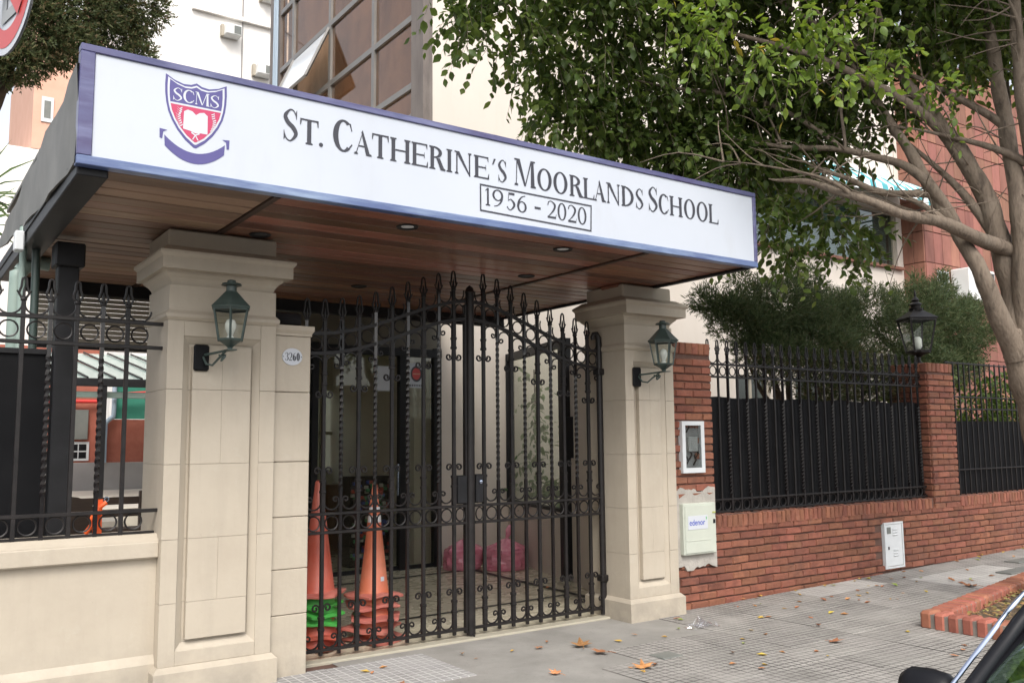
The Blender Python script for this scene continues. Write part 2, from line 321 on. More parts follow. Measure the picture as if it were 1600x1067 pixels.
    def mesh(s, name, mats, smooth=None, off=(0,0,0)):
        me = bpy.data.meshes.new(name)
        o = Vector(off)
        me.from_pydata([(p[0]-o.x, p[1]-o.y, p[2]-o.z) for p in s.v], [], s.f)
        for mt in (mats if isinstance(mats, (list, tuple)) else [mats]): me.materials.append(mt)
        if smooth:
            me.polygons.foreach_set('use_smooth', [True]*len(me.polygons))
            me.set_sharp_from_angle(angle=radians(smooth))
        me.update(); return me
WL = {}
def thing(name, label, cat, loc=(0,0,0), group=None, kind=None):
    o = bpy.data.objects.new(name, None); COL.objects.link(o); o.location = loc; o.empty_display_size = .2; WL[o.name] = Vector(loc)
    if label: o['label'] = label
    if cat: o['category'] = cat
    if group: o['group'] = group
    if kind: o['kind'] = kind
    return o
def part(name, mb, mats, parent, smooth=None, label=None, kind=None):
    w = WL[parent.name]; o = bpy.data.objects.new(name, mb.mesh(name, mats, smooth, w)); COL.objects.link(o); o.parent = parent; WL[o.name] = w
    if label: o['label'] = label
    if kind: o['kind'] = kind
    return o
def inst(name, me, parent, at, rot=(0,0,0), scale=(1,1,1)):
    o = bpy.data.objects.new(name, me); COL.objects.link(o); o.parent = parent; o.location = Vector(at)-WL[parent.name]; o.rotation_euler = rot; o.scale = scale
    WL[o.name] = Vector(at); return o
def solo(name, mb, mats, label, cat, loc, smooth=None, group=None, kind=None):
    o = bpy.data.objects.new(name, mb.mesh(name, mats, smooth, loc)); COL.objects.link(o); o.location = loc; WL[o.name] = Vector(loc)
    if label: o['label'] = label
    if cat: o['category'] = cat
    if group: o['group'] = group
    if kind: o['kind'] = kind
    return o
def struct(name, mb, mats, smooth=None, parent=None):
    o = bpy.data.objects.new(name, mb.mesh(name, mats, smooth)); COL.objects.link(o); WL[o.name] = Vector((0,0,0))
    if parent: o.parent = parent
    else: o['kind'] = 'structure'
    return o
def cat_rom(pts, m=6):
    P = [np.array(p, float) for p in pts]; out = []
    for i in range(len(P)-1):
        p0 = P[max(i-1,0)]; p1 = P[i]; p2 = P[i+1]; p3 = P[min(i+2,len(P)-1)]
        for k in range(m):
            t = k/m
            out.append(.5*((2*p1)+(-p0+p2)*t+(2*p0-5*p1+4*p2-p3)*t*t+(-p0+3*p1-3*p2+p3)*t**3))
    out.append(P[-1]); return [tuple(float(x) for x in q) for q in out]
def gz(x):
    return 0.0 if x < 6.6 else (x-6.6)*.0155

# ------------------------------------------------------------------ ground, road, pavement
g = MB()
g.add([(-150,-150,-.135),(150,-150,-.135),(150,250,-.135),(-150,250,-.135)], [(0,1,2,3)])
struct('ground', g, asphalt)
pav = bpy.data.objects.new('pavement', None); COL.objects.link(pav); pav['kind'] = 'structure'; WL['pavement'] = Vector((0,0,0))
bed = MB()
for x0, x1 in ((-8,6.6),(6.6,20)):
    bed.add([(x0,1.9,gz(x0)-.012),(x1,1.9,gz(x1)-.012),(x1,6.6,gz(x1)-.012),(x0,6.6,gz(x0)-.012)], [(0,1,2,3)])
struct('joint_bed', bed, mortar, parent=pav)
kb = MB()
for i in range(28):
    x = -8+i; kb.cbox(x+.004, 1.72, -.134, x+.996, 1.9, gz(x)+.004, .015)
kerb = struct('kerb', kb, kerbm)
tm = {}
for nm, mt in (('g',tilegrey),('p',tilepale),('l',tilelite),('c',concrete)):
    tm[nm] = MB().cbox(-.1985,-.1985,-.02,.1985,.1985,0,.0025).mesh('paving_tile', mt)
rest = MB(); ntile = 0
def in_view(p, mg=40):
    d = Vector(p)-Vector((0,0,CAMZ)); w = d.dot(f)
    if w < .3: return False
    x = 800+1405.9*d.dot(r2)/w; y = 533.5-1405.9*d.dot(u2)/w
    return -mg < x < 1600+mg and -mg < y < 1067+mg
X0, Y0 = 0.13, 1.9+.2
cut = []
for i in range(-12, 40):
    for j in range(0, 11):
        x = X0+i*.4; y = Y0+j*.4+.0
        if y > 6.5: continue
        if 3.05 < x < (5.75 if y > 5.62 else 4.62-.25*(5.6-y)) and 4.1 < y < 6.45 and not (x < 3.5 and y > 5.6) and (x-3.0)*.55+4.4 > 4.3 and y > 4.35+abs(x-4.3)*.2: continue
        k = 'g'
        if (8.1 < x < 8.95 and y > 5.75) or (9.5 < x < 11.3 and 5.3 < y < 6.0): k = 'p'
        if x < 3.5 and y > 5.4: k = 'l'
        if (11.8 < x < 13.2 and 4.9 < y < 5.6): k = 'c'
        z = gz(x)+rnd.uniform(-.0015,.0015)
        if in_view((x,y,z)) and ntile < 299:
            o = inst('paving_tile', tm[k], pav, (x,y,z), (rnd.uniform(-.003,.003), -(.0155 if x > 6.6 else 0)+rnd.uniform(-.003,.003), 0)); ntile += 1
        else:
            rest.cbox(x-.1985, y-.1985, z-.02, x+.1985, y+.1985, z, .0025)
o = struct('paving_tiles_beyond', rest, tilegrey, parent=pav); o['kind'] = 'stuff'
slab = MB().add([(2.85,3.9,-.006),(5.95,3.9,-.006),(5.95,6.5,-.006),(2.85,6.5,-.006)], [(0,1,2,3)])
struct('concrete_patch', slab, concrete, parent=pav)
ef = MB(); ef.box(2.3,6.56,-.2,9.5,13.6,.008)
struct('entrance_floor', ef, floorm)
il = MB()
il.add([(2.4,7.4,.012),(6.05,7.62,.012),(6.05,7.68,.012),(2.4,7.46,.012)], [(0,1,2,3)])
il.add([(2.4,9.66,.012),(6.22,9.82,.012),(6.22,9.9,.012),(2.4,9.74,.012)], [(0,1,2,3)])
il.add([(6.05,7.3,.016),(6.12,7.3,.016),(6.29,9.9,.016),(6.21,9.9,.016)], [(0,1,2,3)])
struct('floor_inlay', il, blackinlay)
struct('entrance_threshold', MB().cbox(2.55,6.45,-.05,5.66,6.56,.010,.006), M('threshold_stone', [(.33,.30,.235),(.39,.36,.285)], 5, .6))

# ------------------------------------------------------------------ cream gate pillars
def gate_pillar(name, label, x0, x1, wing=None):
    t = thing(name, label, 'pillar', ((x0+x1)/2, 6.45, 0)); yf = 6.21; yb = 6.78
    zb = .18
    b = MB(); b.frus((x0-.035,6.165,x1+.035,yb+.03), (x0-.035,6.165,x1+.035,yb+.03), -.04, zb-.02); b.frus((x0-.035,6.165,x1+.035,yb+.03), (x0-.006,yf-.006,x1+.006,yb), zb-.0199, zb+.012)
    part('base', b, cream, t)
    # shaft courses with thin scored joints
    sm = [zb+.012,.59,1.0,1.49,1.99,2.455]
    px0, px1, pz0, pz1 = x0+.105, x1-.11, .285, 2.35
    for i in range(5):
        a = sm[i]+(.0011 if i else 0); z = sm[i+1]-.0011
        q = MB(); q.box(x0, yf+.05, a, x1, yb, z)
        q.cbox(x0, yf, a, px0, yf+.0499, z, .0013); q.cbox(px1, yf, a, x1, yf+.0499, z, .0013)
        if a < pz0: q.cbox(px0+.0005, yf+.0005, a, px1-.0005, yf+.0499, pz0, .003)
        if z > pz1: q.cbox(px0+.0005, yf+.0005, pz1, px1-.0005, yf+.0499, z, .003)
        part('block', q, cream, t)
    # raised panel with mould
    fr = MB(); w = .045
    def strip(a, b, c, d):
        fr.add([a, b, c, d], [(0,1,2,3)])
    o0, o1 = (px0, yf+.012), (px0+w, yf+.045)
    yo, yi = yf+.010, yf+.042
    fr.add([(px0,yo,pz0),(px1,yo,pz0),(px1,yo,pz1),(px0,yo,pz1),(px0+w,yi,pz0+w),(px1-w,yi,pz0+w),(px1-w,yi,pz1-w),(px0+w,yi,pz1-w)],
           [(0,1,5,4),(1,2,6,5),(2,3,7,6),(3,0,4,7)])
    part('panel_moulding', fr, cream, t)
    ix0, ix1 = px0+w+.02, px1-w-.02; xm = (ix0+ix1)/2
    zs = [pz0+w+.02,.59,1.0,1.49,1.99,pz1-w-.02]
    for i in range(5):
        for (a, b) in (((ix0, ix1),) if i in (0,2) else ((ix0, xm), (xm, ix1))):
            q = MB().cbox(a+(.0003 if a == xm else 0), yf+.004, zs[i]+.0008, b-(.0003 if b == xm else 0), yf+.055, zs[i+1]-.0008, .0018)
            part('panel_block', q, cream, t)
    nk = MB(); nk.frus((x0,yf,x1,yb), (x0-.02,yf-.02,x1+.02,yb+.02), 2.4555, 2.475); nk.box(x0-.02,yf-.02,2.4752,x1+.02,yb+.02,2.497); nk.frus((x0-.02,yf-.02,x1+.02,yb+.02), (x0+.004,yf+.004,x1-.004,yb-.004), 2.4972, 2.525)
    part('necking', nk, cream, t)
    c = MB(); c.box(x0+.004,yf+.004,2.525,x1-.004,yb-.004,2.695)
    pr = [(-.008,2.6952),(0,2.72),(.016,2.745),(.04,2.766),(.05,2.785)]
    for (d0,z0),(d1,z1) in zip(pr, pr[1:]): c.frus((x0+.012-d0,yf+.012-d0,x1-.012+d0,yb-.012+d0), (x0+.012-d1,yf+.012-d1,x1-.012+d1,yb-.012+d1), z0, z1)
    part('neck', c, cream, t)
    k = MB(); e = .085
    k.box(x0-e+.01,yf-.13+.01,2.7852,x1+e-.01,yb+.06,2.865); k.frus((x0-e+.01,yf-.12,x1+e-.01,yb+.06), (x0-e-.008,yf-.138,x1+e+.008,yb+.08), 2.8652, 2.888); k.box(x0-e-.008,yf-.138,2.8882,x1+e+.008,yb+.08,2.905)
    k.frus((x0-e-.008,yf-.138,x1+e+.008,yb+.08), (x0-.03,yf-.03,x1+.02,yb), 2.9052, 2.955)
    part('cap', k, cream, t)
    p = MB(); p.cbox(x0-.02, yf-.012, 2.94, x1-.01, yb-.05, 3.075, .012)
    part('plinth', p, cream, t)
    if wing:
        w0, w1 = wing; zz = [-.04,.42,.735,1.10,1.49,1.99,2.40]
        for i in range(6):
            part('wing_block', MB().cbox(w0+.002, 6.262, zz[i]+(.002 if i else 0), w1, 6.62, zz[i+1]-.002, .005), cream, t)
        q = MB(); q.box(w0+.002,6.255,2.4002,w1+.006,6.628,2.418); q.frus((w0+.002,6.255,w1+.006,6.628), (w0+.002,6.24,w1+.02,6.64), 2.4182, 2.44); q.box(w0+.002,6.24,2.4402,w1+.02,6.64,2.475)
        part('wing_coping', q, cream, t)
        a = MB(); a.tube([(w0-.02,6.5,2.555),(w1-.005,6.5,2.555)], .05, 8); a.cbox(w0,6.47,2.47,w0+.1,6.53,2.52); part('gate_closer', a, steel, t, 40)
    return t
gate_pillar('gate_pillar', 'cream pillar left of the iron gate carrying a lantern and house number', 1.545, 2.29, (2.29, 2.575))
gate_pillar('gate_pillar', 'cream pillar right of the iron gate next to the red brick pier', 5.63, 6.25)

# low cream wall at the left
lw = thing('low_wall', 'low cream rendered wall under the left iron fence', 'wall', (0,6.4,0))
q = MB(); q.box(-3,6.315,.2,1.544,6.62,.885); part('wall_face', q, cream, lw)
q = MB(); q.box(-3,6.285,-.05,1.544,6.62,.21); q.frus((-3,6.285,1.544,6.62), (-3,6.315,1.544,6.62), .2102, .265); part('skirting', q, cream, lw)
q = MB(); q.cbox(-3,6.262,.885,1.549,6.66,.995,.01); q.frus((-3,6.27,1.544,6.65), (-3,6.34,1.544,6.60), .9952, 1.04); part('sill', q, cream, lw)

# ------------------------------------------------------------------ iron work parts
def spiral(cx, cz, r0, turns, start, sgn, n=14):
    return [(cx+sgn*(r0*(1-.72*i/n))*cos(start+turns*2*pi*i/n), 0, cz+(r0*(1-.72*i/n))*sin(start+turns*2*pi*i/n)) for i in range(n+1)]
def tall_scroll(sg, fl=1):   # hugs a bar, curls outward at its end
    pts = [(sg*.014,0,0),(sg*.013,0,.09),(sg*.013,0,.19),(sg*.016,0,.235)]
    rr = .031; cx, cz = .018+rr, .238
    pts += [(sg*(cx-rr*(1-.7*i/13)*cos(2*pi*1.15*i/13)), 0, cz+rr*(1-.7*i/13)*sin(2*pi*1.15*i/13)) for i in range(1,14)]
    return MB().tube([(p[0],p[1],p[2]*fl) for p in pts], .0078, 5, flat=1.3)
def low_scroll(sg, half, fl=1):   # from the plain bar down to the rail and up to a curl beside the twisted bar
    w = .147-.02
    pts = [(sg*.012,0,.10)]+[(sg*(w/2+.010-w/2*.98*cos(t)), 0, .075-.068*sin(t)) for t in [pi*i/9 for i in range(0,9)]]
    rr = .026; cx, cz = w+.003-rr, .085
    pts += [(sg*(cx+rr*(1-.7*i/11)*cos(2*pi*1.05*i/11-.2)), 0, cz+rr*(1-.7*i/11)*sin(2*pi*1.05*i/11-.2)) for i in range(0,12)]
    return MB().tube([(p[0],p[1],p[2]*fl) for p in pts], .0072, 5, flat=1.3)
ME = {}
for sg in (-1,1):
    for fl in (-1,1):
        ME['ts',sg,fl] = tall_scroll(sg, fl).mesh('scroll', iron, 50); ME['ls',sg,fl] = low_scroll(sg, 0, fl).mesh('scroll', iron, 50)
def ring_mesh(rr, th=.0065):
    n = 18; vs = []; fs = []
    for i in range(n):
        a = 2*pi*i/n
        for k in range(5):
            b = 2*pi*k/5; q = rr+th*cos(b); vs.append((q*cos(a), th*1.3*sin(b), q*sin(a)))
    for i in range(n):
        for k in range(5): fs.append((i*5+k, i*5+(k+1) % 5, ((i+1) % n)*5+(k+1) % 5, ((i+1) % n)*5+k))
    return MB().add(vs, fs)
ME['ring'] = ring_mesh(.053).mesh('ring', iron, 60); ME['ring2'] = ring_mesh(.052,.006).mesh('ring', iron, 60); ME['ring3'] = ring_mesh(.048,.006).mesh('ring', iron, 60)
def garland(w, dep=.085):
    return MB().tube([(-w/2*cos(t), 0, dep-dep*sin(t)) for t in [pi*i/9 for i in range(10)]], .0065, 5)
ME['gar'] = garland(.135).mesh('garland', iron, 60); ME['gar2'] = garland(.142,.07).mesh('garland', iron, 60)
def finial(h=.17, loop=.030):
    b = MB(); b.cbox(-.018,-.016,0,.018,.016,.022,.004)
    b.tube([(-.013,0,.02),(-.028,0,h*.30),(-.024,0,h*.45),(-loop*.62,0,h*.62),(-loop*.55,0,h*.82),(-.011,0,h*.95),(0,0,h),(.011,0,h*.95),(loop*.55,0,h*.82),(loop*.62,0,h*.62),(.024,0,h*.45),(.028,0,h*.30),(.013,0,.02)], .0078, 5)
    b.tube([(0,0,.02),(0,0,h*.45),(0,0,h*.62)], [.011,.009,.002], 5)
    for s in (-1,1): b.tube([(s*.026,0,h*.36),(s*.036,0,h*.36),(s*.040,0,h*.43)], .005, 4)
    return b
ME['fin'] = finial().mesh('finial', iron, 50); ME['fin2'] = finial(.15,.026).mesh('finial', iron, 50)
def sq_bar(z0, z1, w=.021):
    return MB().cbox(-w/2,-w/2,z0,w/2,w/2,z1,.002)
def twist_bar(z0, z1, t0, t1, w=.024, pitch=.20):
    b = MB(); n = max(2, int((t1-t0)/pitch*12)); zs = [z0]+[t0+(t1-t0)*i/n for i in range(n+1)]+[z1]; vs = []; fs = []
    for z in zs:
        a = 2*pi*(min(max(z,t0),t1)-t0)/pitch/1.0+pi/4
        for k in range(4): vs.append((w*.70*cos(a+k*pi/2), w*.70*sin(a+k*pi/2), z))
    for i in range(len(zs)-1):
        for k in range(4): fs.append((i*4+k, i*4+(k+1) % 4, i*4+4+(k+1) % 4, i*4+4+k))
    fs += [(3,2,1,0), tuple(len(vs)-4+k for k in range(4))]
    return b.add(vs, fs)
ME['collar'] = MB().cbox(-.0225,-.021,-.012,.0225,.021,.012,.004).mesh('collar', iron)

# ------------------------------------------------------------------ entrance gate, two leaves
GY = 6.55
def ztop(x):
    d = abs(x-4.145)/1.47; d = min(d, 1); s = .5*(1+cos(pi*d**.9)); return 2.465+.365*s
def leaf(label, bars, xa, xb, side):
    t = thing('gate_leaf', label, 'gate', ((xa+xb)/2, GY, 0), group='leaves of the entrance gate')
    for i, (x, tw) in enumerate(bars):
        zt = ztop(x)+.10
        b = twist_bar(.035, zt, 1.27, ztop(x)-.26) if tw else sq_bar(.035, zt, .027)
        inst('twisted_bar' if tw else 'bar', b.mesh('bar', twistiron if tw else iron, 30 if tw else None), t, (x,GY,0))
        inst('finial', ME['fin'], t, (x,GY,zt))
        zr = ztop(x)-.165
        if not tw:
            for sg in (-1,1):
                for z, fl in ((.075,1),(1.10,1),(zr,-1)):
                    inst('scroll', ME['ts',sg,fl], t, (x,GY-.002,z+fl*.07))
                    xx = x+sg*.147
                    if xa-.02 < xx < xb+.02: inst('scroll', ME['ls',sg,fl], t, (x,GY,z+fl*.005 if fl > 0 else (ztop(x+sg*.07)-.165-.005)))
            for a_, b_ in ((.087,.32),(1.095,1.34),(zr-.24,zr-.02)): inst('sleeve', MB().cbox(-.0175,-.0175,a_,.0175,.0175,b_,.003).mesh('sleeve', iron), t, (x,GY,0))
            for z in (.225,.31,1.25,1.33,zr-.15,zr-.23): inst('collar', ME['collar'], t, (x,GY,z))
    xs = sorted([x for x, _ in bars]); allx = ([xa]+xs+[xb])
    for a, b in zip(allx, allx[1:]):
        m_ = (a+b)/2; sc = min(1, (b-a)/.147)
        if b-a < .06: continue
        inst('ring', ME['ring'], t, (m_,GY,1.0125), scale=(sc,1,1)); inst('ring', ME['ring'], t, (m_,GY,ztop(m_)-.077), scale=(sc,1,1))
        inst('garland', ME['gar'], t, (m_,GY,ztop(m_)+.008), (0,-atan2(ztop(b)-ztop(a), b-a),0), (sc,1,1))
    for z in (.075,.942,1.083):
        part('rail', MB().cbox(xa,GY-.016,z-.011,xb,GY+.016,z+.011,.003), iron, t)
    for dz in (0,-.155):
        n = 16; pts = [(xa+(xb-xa)*i/n, GY, ztop(xa+(xb-xa)*i/n)+dz) for i in range(n+1)]
        part('arched_rail', MB().tube(pts, .019, 4, ph=pi/4), iron, t)
    return t
P = .147
lb = [(2.66+i*P*.999, i % 2 == 0) for i in range(0,10)]
gl = leaf('left leaf of the black wrought iron gate, with the traffic cones behind it', lb, 2.60, 4.10, 0)
rb = [(4.285+i*P, i % 2 == 1) for i in range(0,9)]
gr = leaf('right leaf of the black wrought iron gate, beside the right pillar', rb, 4.185, 5.59, 1)
q = MB(); q.tube([(4.145,GY,.02),(4.145,GY,2.90)], .038, 12); q.lathe([(.038,2.9),(.044,2.91),(.03,2.95),(.0,2.975)], 12, (4.145,GY,0))
q.box(4.09,GY-.01,.04,4.107,GY+.03,2.8); part('meeting_post', q, iron, gl, 35)
q = MB(); q.tube([(4.15,GY-.04,.03),(4.15,GY-.04,-.005)], .008, 6); part('drop_bolt', q, iron, gl)
q = MB(); q.cbox(4.01,GY-.025,1.10,4.105,GY+.03,1.34,.01); part('lock_box', q, steel, gl)
q = MB(); q.cbox(4.19,GY-.03,1.105,4.262,GY+.03,1.345,.01); lk = part('lock_box', q, steel, gr)
q = MB(); q.lathe([(.016,0),(.016,.012),(.006,.014)], 10); q.v = [(4.228+p[0],GY-.03-p[2],1.28+p[1]) for p in q.v]; part('keyhole', q, chrome, lk, 40)
q = MB(); q.tube([(5.605,GY,.02),(5.605,GY,2.53),(5.60,GY,2.60),(5.575,GY,2.635),(5.545,GY,2.63),(5.528,GY,2.60),(5.535,GY,2.575)], [.03,.03,.029,.027,.024,.022,.02], 10); part('hinge_post', q, iron, gr, 50)
for z in (2.27,.35): part('hinge', MB().cbox(5.56,GY-.045,z-.03,5.655,GY+.045,z+.03,.008), iron, gr)
q = MB(); q.tube([(2.592,GY,.02),(2.592,GY,2.6)], .02, 8); part('hinge_post', q, iron, gl, 40)

# left fence on the low wall
lf = thing('iron_fence', 'black iron fence on the low cream wall left of the pillar', 'fence', (0.5,6.35,1.04)); FY = 6.35
for i in range(-9, 5):
    x = .70+.155*i; tw = (i % 2 == 1)
    b = twist_bar(1.04,2.53,1.3,2.2,.025,.20) if tw else sq_bar(1.04,2.53,.026)
    inst('twisted_bar' if tw else 'bar', b.mesh('bar', twistiron if tw else iron, 30 if tw else None), lf, (x,FY,0)); inst('finial', ME['fin2'], lf, (x,FY,2.53))
    inst('ring', ME['ring2'], lf, (x+.0775,FY,2.352)); inst('ring', ME['ring2'], lf, (x+.0775,FY,1.125)); inst('garland', ME['gar2'], lf, (x+.0775,FY,2.445))
for z in (2.435,2.272,1.19): part('rail', MB().cbox(-.8,FY-.016,z-.012,1.55,FY+.016,z+.012,.003), iron, lf)
part('rail', MB().cbox(-.8,FY-.014,1.043,1.53,FY+.014,1.058,.003), iron, lf)

# ------------------------------------------------------------------ canopy with sign
cn = thing('entrance_canopy', 'flat entrance canopy with wooden slatted soffit above the gate', 'canopy', (3.4,6.9,3.085))
ZS = 3.085; CX0, CX1 = .90, 6.02
pw = .174; ny = 21; pm = {}
bays = [(.93,1.845),(1.895,4.855),(4.905,6.00)]
for bi, (a, b) in enumerate(bays):
    L = b-a
    for v in range(3):
        q = MB(); q.cbox(-L/2,-pw/2+.0085,0,L/2,pw/2-.0085,.024,.004); pm[bi,v] = q.mesh('soffit_plank', woodgrey if bi == 0 else wood)
    for k in range(ny):
        y = 5.10+pw*(k+.5)
        inst('soffit_plank', pm[bi,rnd.randrange(3)], cn, ((a+b)/2, y, ZS+rnd.uniform(-.0015,.0015)), (rnd.uniform(-.008,.008),0,0))
for x in (1.87,4.88): part('seam_batten', MB().cbox(x-.022,5.09,ZS-.010,x+.022,8.75,ZS+.02,.004), wooddark, cn)
q = MB(); q.box(.76,5.06,ZS+.03,6.05,8.78,ZS+.09); part('soffit_backing', q, steel, cn)
q = MB(); q.box(.80,5.06,3.63,6.04,8.75,3.66); part('roof_sheet', q, greymetal, cn)
q = MB(); q.cbox(.905,8.755,2.97,6.03,8.84,3.63,.005); q.cbox(6.003,5.07,ZS-.02,6.055,8.755,3.66,.005); part('perimeter_beam', q, steel, cn)
q = MB(); q.cbox(.77,5.05,3.03,.925,8.75,3.13,.006); part('side_beam', q, steel, cn)
n = 14; vs = []; fs = []
for i in range(n+1):
    y = 5.02+(8.75-5.02)*i/n; t = i/n
    zt = 3.62-.225*t+.006*sin(i*2.1); zb = 3.085+.06*t+.16*t*t
    for z, j in ((zb,0),((zb+zt)/2,1),(zt,2)): vs.append((.752+.010*sin(i*1.7+j*2), y, z))
for i in range(n):
    for j in range(2): a = i*3+j; fs.append((a, a+3, a+4, a+1))
vs2 = [(v[0]+.012, v[1], v[2]) for v in vs]; o_ = len(vs)
q = MB(); q.add(vs+vs2, fs+[tuple(k+o_ for k in reversed(w)) for w in fs]+[(i*3+2,(i+1)*3+2,(i+1)*3+2+o_,i*3+2+o_) for i in range(n)]+[(i*3+o_,(i+1)*3+o_,(i+1)*3,i*3) for i in range(n)])
part('side_flashing', q, greymetal, cn, 60)
q = MB(); q.cbox(.955,6.84,-.05,1.09,6.97,3.03,.006); q.cbox(.93,6.80,2.86,1.12,7.0,3.03,.01); part('column', q, steel, cn)
q = MB(); q.cbox(5.60,6.25,3.05,6.0,6.5,3.084,.01); part('bearing_block', q, wood, cn)
# the covered strip between canopy and building
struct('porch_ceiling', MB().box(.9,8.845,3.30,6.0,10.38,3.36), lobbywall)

sg_ = thing('school_sign', 'long white school name board with blue frame and crest above the gate', 'sign', (3.4,5.0,3.07))
SX0, SX1, SZ0, SZ1 = .757, 6.075, 3.072, 3.724
part('sign_panel', MB().box(SX0+.02,5.0,SZ0+.02,SX1-.02,5.02,SZ1-.02), signwhite, sg_)
for (a, b, c, d) in ((SX0,SZ1-.040,SX1,SZ1),(SX0,SZ0,SX1,SZ0+.050),(SX0,SZ0+.0505,SX0+.072,SZ1-.0405),(SX1-.036,SZ0+.0505,SX1,SZ1-.0405)):
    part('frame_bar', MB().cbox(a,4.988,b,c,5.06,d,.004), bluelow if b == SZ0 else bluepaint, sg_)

# ---- serif lettering
TH, HN = .172, .056
def stroke(pts, ws, m=5):
    k = cat_rom([(p[0],p[1],w) for p, w in zip(pts, ws)], m); out = []
    L = []
    for i in range(len(k)):
        a = k[max(i-1,0)]; b = k[min(i+1,len(k)-1)]; dx, dy = b[0]-a[0], b[1]-a[1]; d = hypot(dx,dy) or 1
        w = max(k[i][2],.01)/2; L.append(((k[i][0]-dy/d*w, k[i][1]+dx/d*w), (k[i][0]+dy/d*w, k[i][1]-dx/d*w)))
    for (a, b), (c, d) in zip(L, L[1:]): out.append([a, b, d, c])
    return [('strip', out)]
def rect(a, b, c, d): return [('p', [(a,b),(c,b),(c,d),(a,d)])]
def poly(*p): return [('p', list(p))]
def ringarc(cx, cy, rx, ry, t, h, a0=0, a1=360, n=28):
    q = []
    for i in range(n):
        A = [radians(a0+(a1-a0)*(i+k)/n) for k in (0,1)]
        o = [(cx+rx*cos(a), cy+ry*sin(a)) for a in A]; n_ = [(cx+(rx-t)*cos(a), cy+(ry-h)*sin(a)) for a in A]
        q.append([o[0], o[1], n_[1], n_[0]])
    return [('strip', q)]
def serif(x, y, half, up):
    h = HN; s = 1 if up else -1
    return poly((x-half,y),(x+half,y),(x+half,y+s*h*.8),(x+half*.45,y+s*h*1.5),(x-half*.45,y+s*h*1.5),(x-half,y+s*h*.8))
def stem(x, t=TH, z0=0, z1=1, sf=.06):
    return rect(x-t/2,z0,x+t/2,z1)+serif(x,z0,t/2+sf,True)+serif(x,z1,t/2+sf,False)
def glyph(c, w):
    t, h, s = TH, HN, .06
    if c == 'I': return stem(w/2)
    if c == 'H': return stem(s+t/2)+stem(w-s-t/2)+rect(s+t,.5-h/2,w-s-t,.5+h/2)
    if c == 'L': return stem(s+t/2)+rect(s+t,0,w-.02,h*1.1)+poly((w-.09,0),(w,0),(w,.26),(w-.02,.26))
    if c == 'E': return stem(s+t/2)+rect(s+t,0,w-.02,h*1.1)+rect(s+t,1-h,w-.05,1)+rect(s+t,.5-h/2,w*.78,.5+h/2)+poly((w-.09,0),(w,0),(w,.25),(w-.02,.25))+poly((w-.10,1),(w-.03,1),(w-.03,.78),(w-.05,.78))+poly((w*.78-.012,.38),(w*.78+.012,.38),(w*.78+.012,.62),(w*.78-.012,.62))
    if c == 'T': return stem(w/2)+rect(.02,1-h*1.1,w-.02,1)+poly((0,1),(.08,1),(.03,.74),(0,.74))+poly((w,1),(w-.08,1),(w-.03,.74),(w,.74))
    if c == 'A':
        a = w/2; return poly((.07,0),(.11,0),(a+.015,.98),(a-.02,.95))+poly((a-.07,.93),(a-.01,1.03),(w-.06,0),(w-.06-t*1.08,0))+rect(.21*w+.03,.33,.72*w,.33+h)+serif(.09,0,.085,True)+serif(w-.11,0,.11,True)
    if c == 'N': return rect(.09,0,.09+h*1.2,1)+rect(w-.09-h*1.2,0,w-.09,1)+poly((.05,1),(.05+t*1.15,1),(w-.09,.0),(w-.09,-.03),(w-.13,-.03))+serif(.11,0,.085,True)+serif(w-.11,1,.085,False)+poly((0,1),(.1,1),(.1,1-h),(0,1-h))
    if c == 'M': return poly((.08,0),(.115,0),(.16,1),(.12,1))+poly((.09,1),(.09+t,1),(w/2+.05,.02),(w/2-.03,.02))+poly((w/2-.01,.02),(w/2+.03,.02),(w-.17,1),(w-.23,1))+poly((w-.21,1),(w-.10,1),(w-.055,0),(w-.055-t,0))+serif(.10,0,.08,True)+serif(w-.12,0,.12,True)+poly((.02,1),(.14,1),(.14,1-h),(.02,1-h))+poly((w-.15,1),(w-.03,1),(w-.03,1-h),(w-.15,1-h))
    if c == 'O': return ringarc(w/2,.5,w/2,.52,t*1.02,h*1.1)
    if c == 'C': return ringarc(w*.52,.5,w*.52,.52,t*1.05,h*1.2,52,312)+poly((w*.80,.93),(w*.88,.93),(w*.95,.70),(w*.92,.68))+poly((w*.82,.10),(w*.97,.24),(w*.94,.28),(w*.80,.16))
    if c == 'D': return stem(s+t/2)+ringarc(s+t*.6,.5,w-s-t*.6,.5,t*1.05,h*1.1,-90,90,18)
    if c == 'R': return stem(s+t/2)+ringarc(s+t,.745,(w-s-t)*.74,.255,t*.95,h*1.1,-90,90,14)+rect(s+t,.99-h,s+t+.05,1)+poly((w*.45,.50),(w*.45+t,.50),(w,0),(w-t*1.2,0))+serif(w-.05,0,.08,True)
    if c == 'S': return stroke([(.86*w,.80),(.70*w,.955),(.45*w,.985),(.15*w,.78),(.32*w,.58),(.66*w,.43),(.84*w,.23),(.52*w,.018),(.24*w,.06),(.08*w,.24)], [.03,.04,.05,.12,.14,.145,.12,.05,.04,.03])+poly((.86*w,.70),(.89*w,.70),(.90*w,1.0),(.86*w,.98),(.80*w,.86))+poly((.05*w,0),(.08*w,.02),(.16*w,.12),(.08*w,.32),(.05*w,.32))
    if c == '.': return ringarc(w/2,w/2,w/2,w/2,w/2*.98,w/2*.98)
    if c == "'": return poly((.0,0),(w*.35,0),(w,1),(w*.45,1))
    if c == '-': return rect(0,0,w,1)
    if c == '1': return rect(w*.5-.06,0,w*.5+.06,1)+serif(w*.5,0,w*.42,True)+poly((w*.5-.06,1),(w*.5-.06,.9),(w*.05,.82),(w*.05,.86))
    if c == '0': return ringarc(w/2,.5,w/2,.51,TH*.8,HN*1.1)
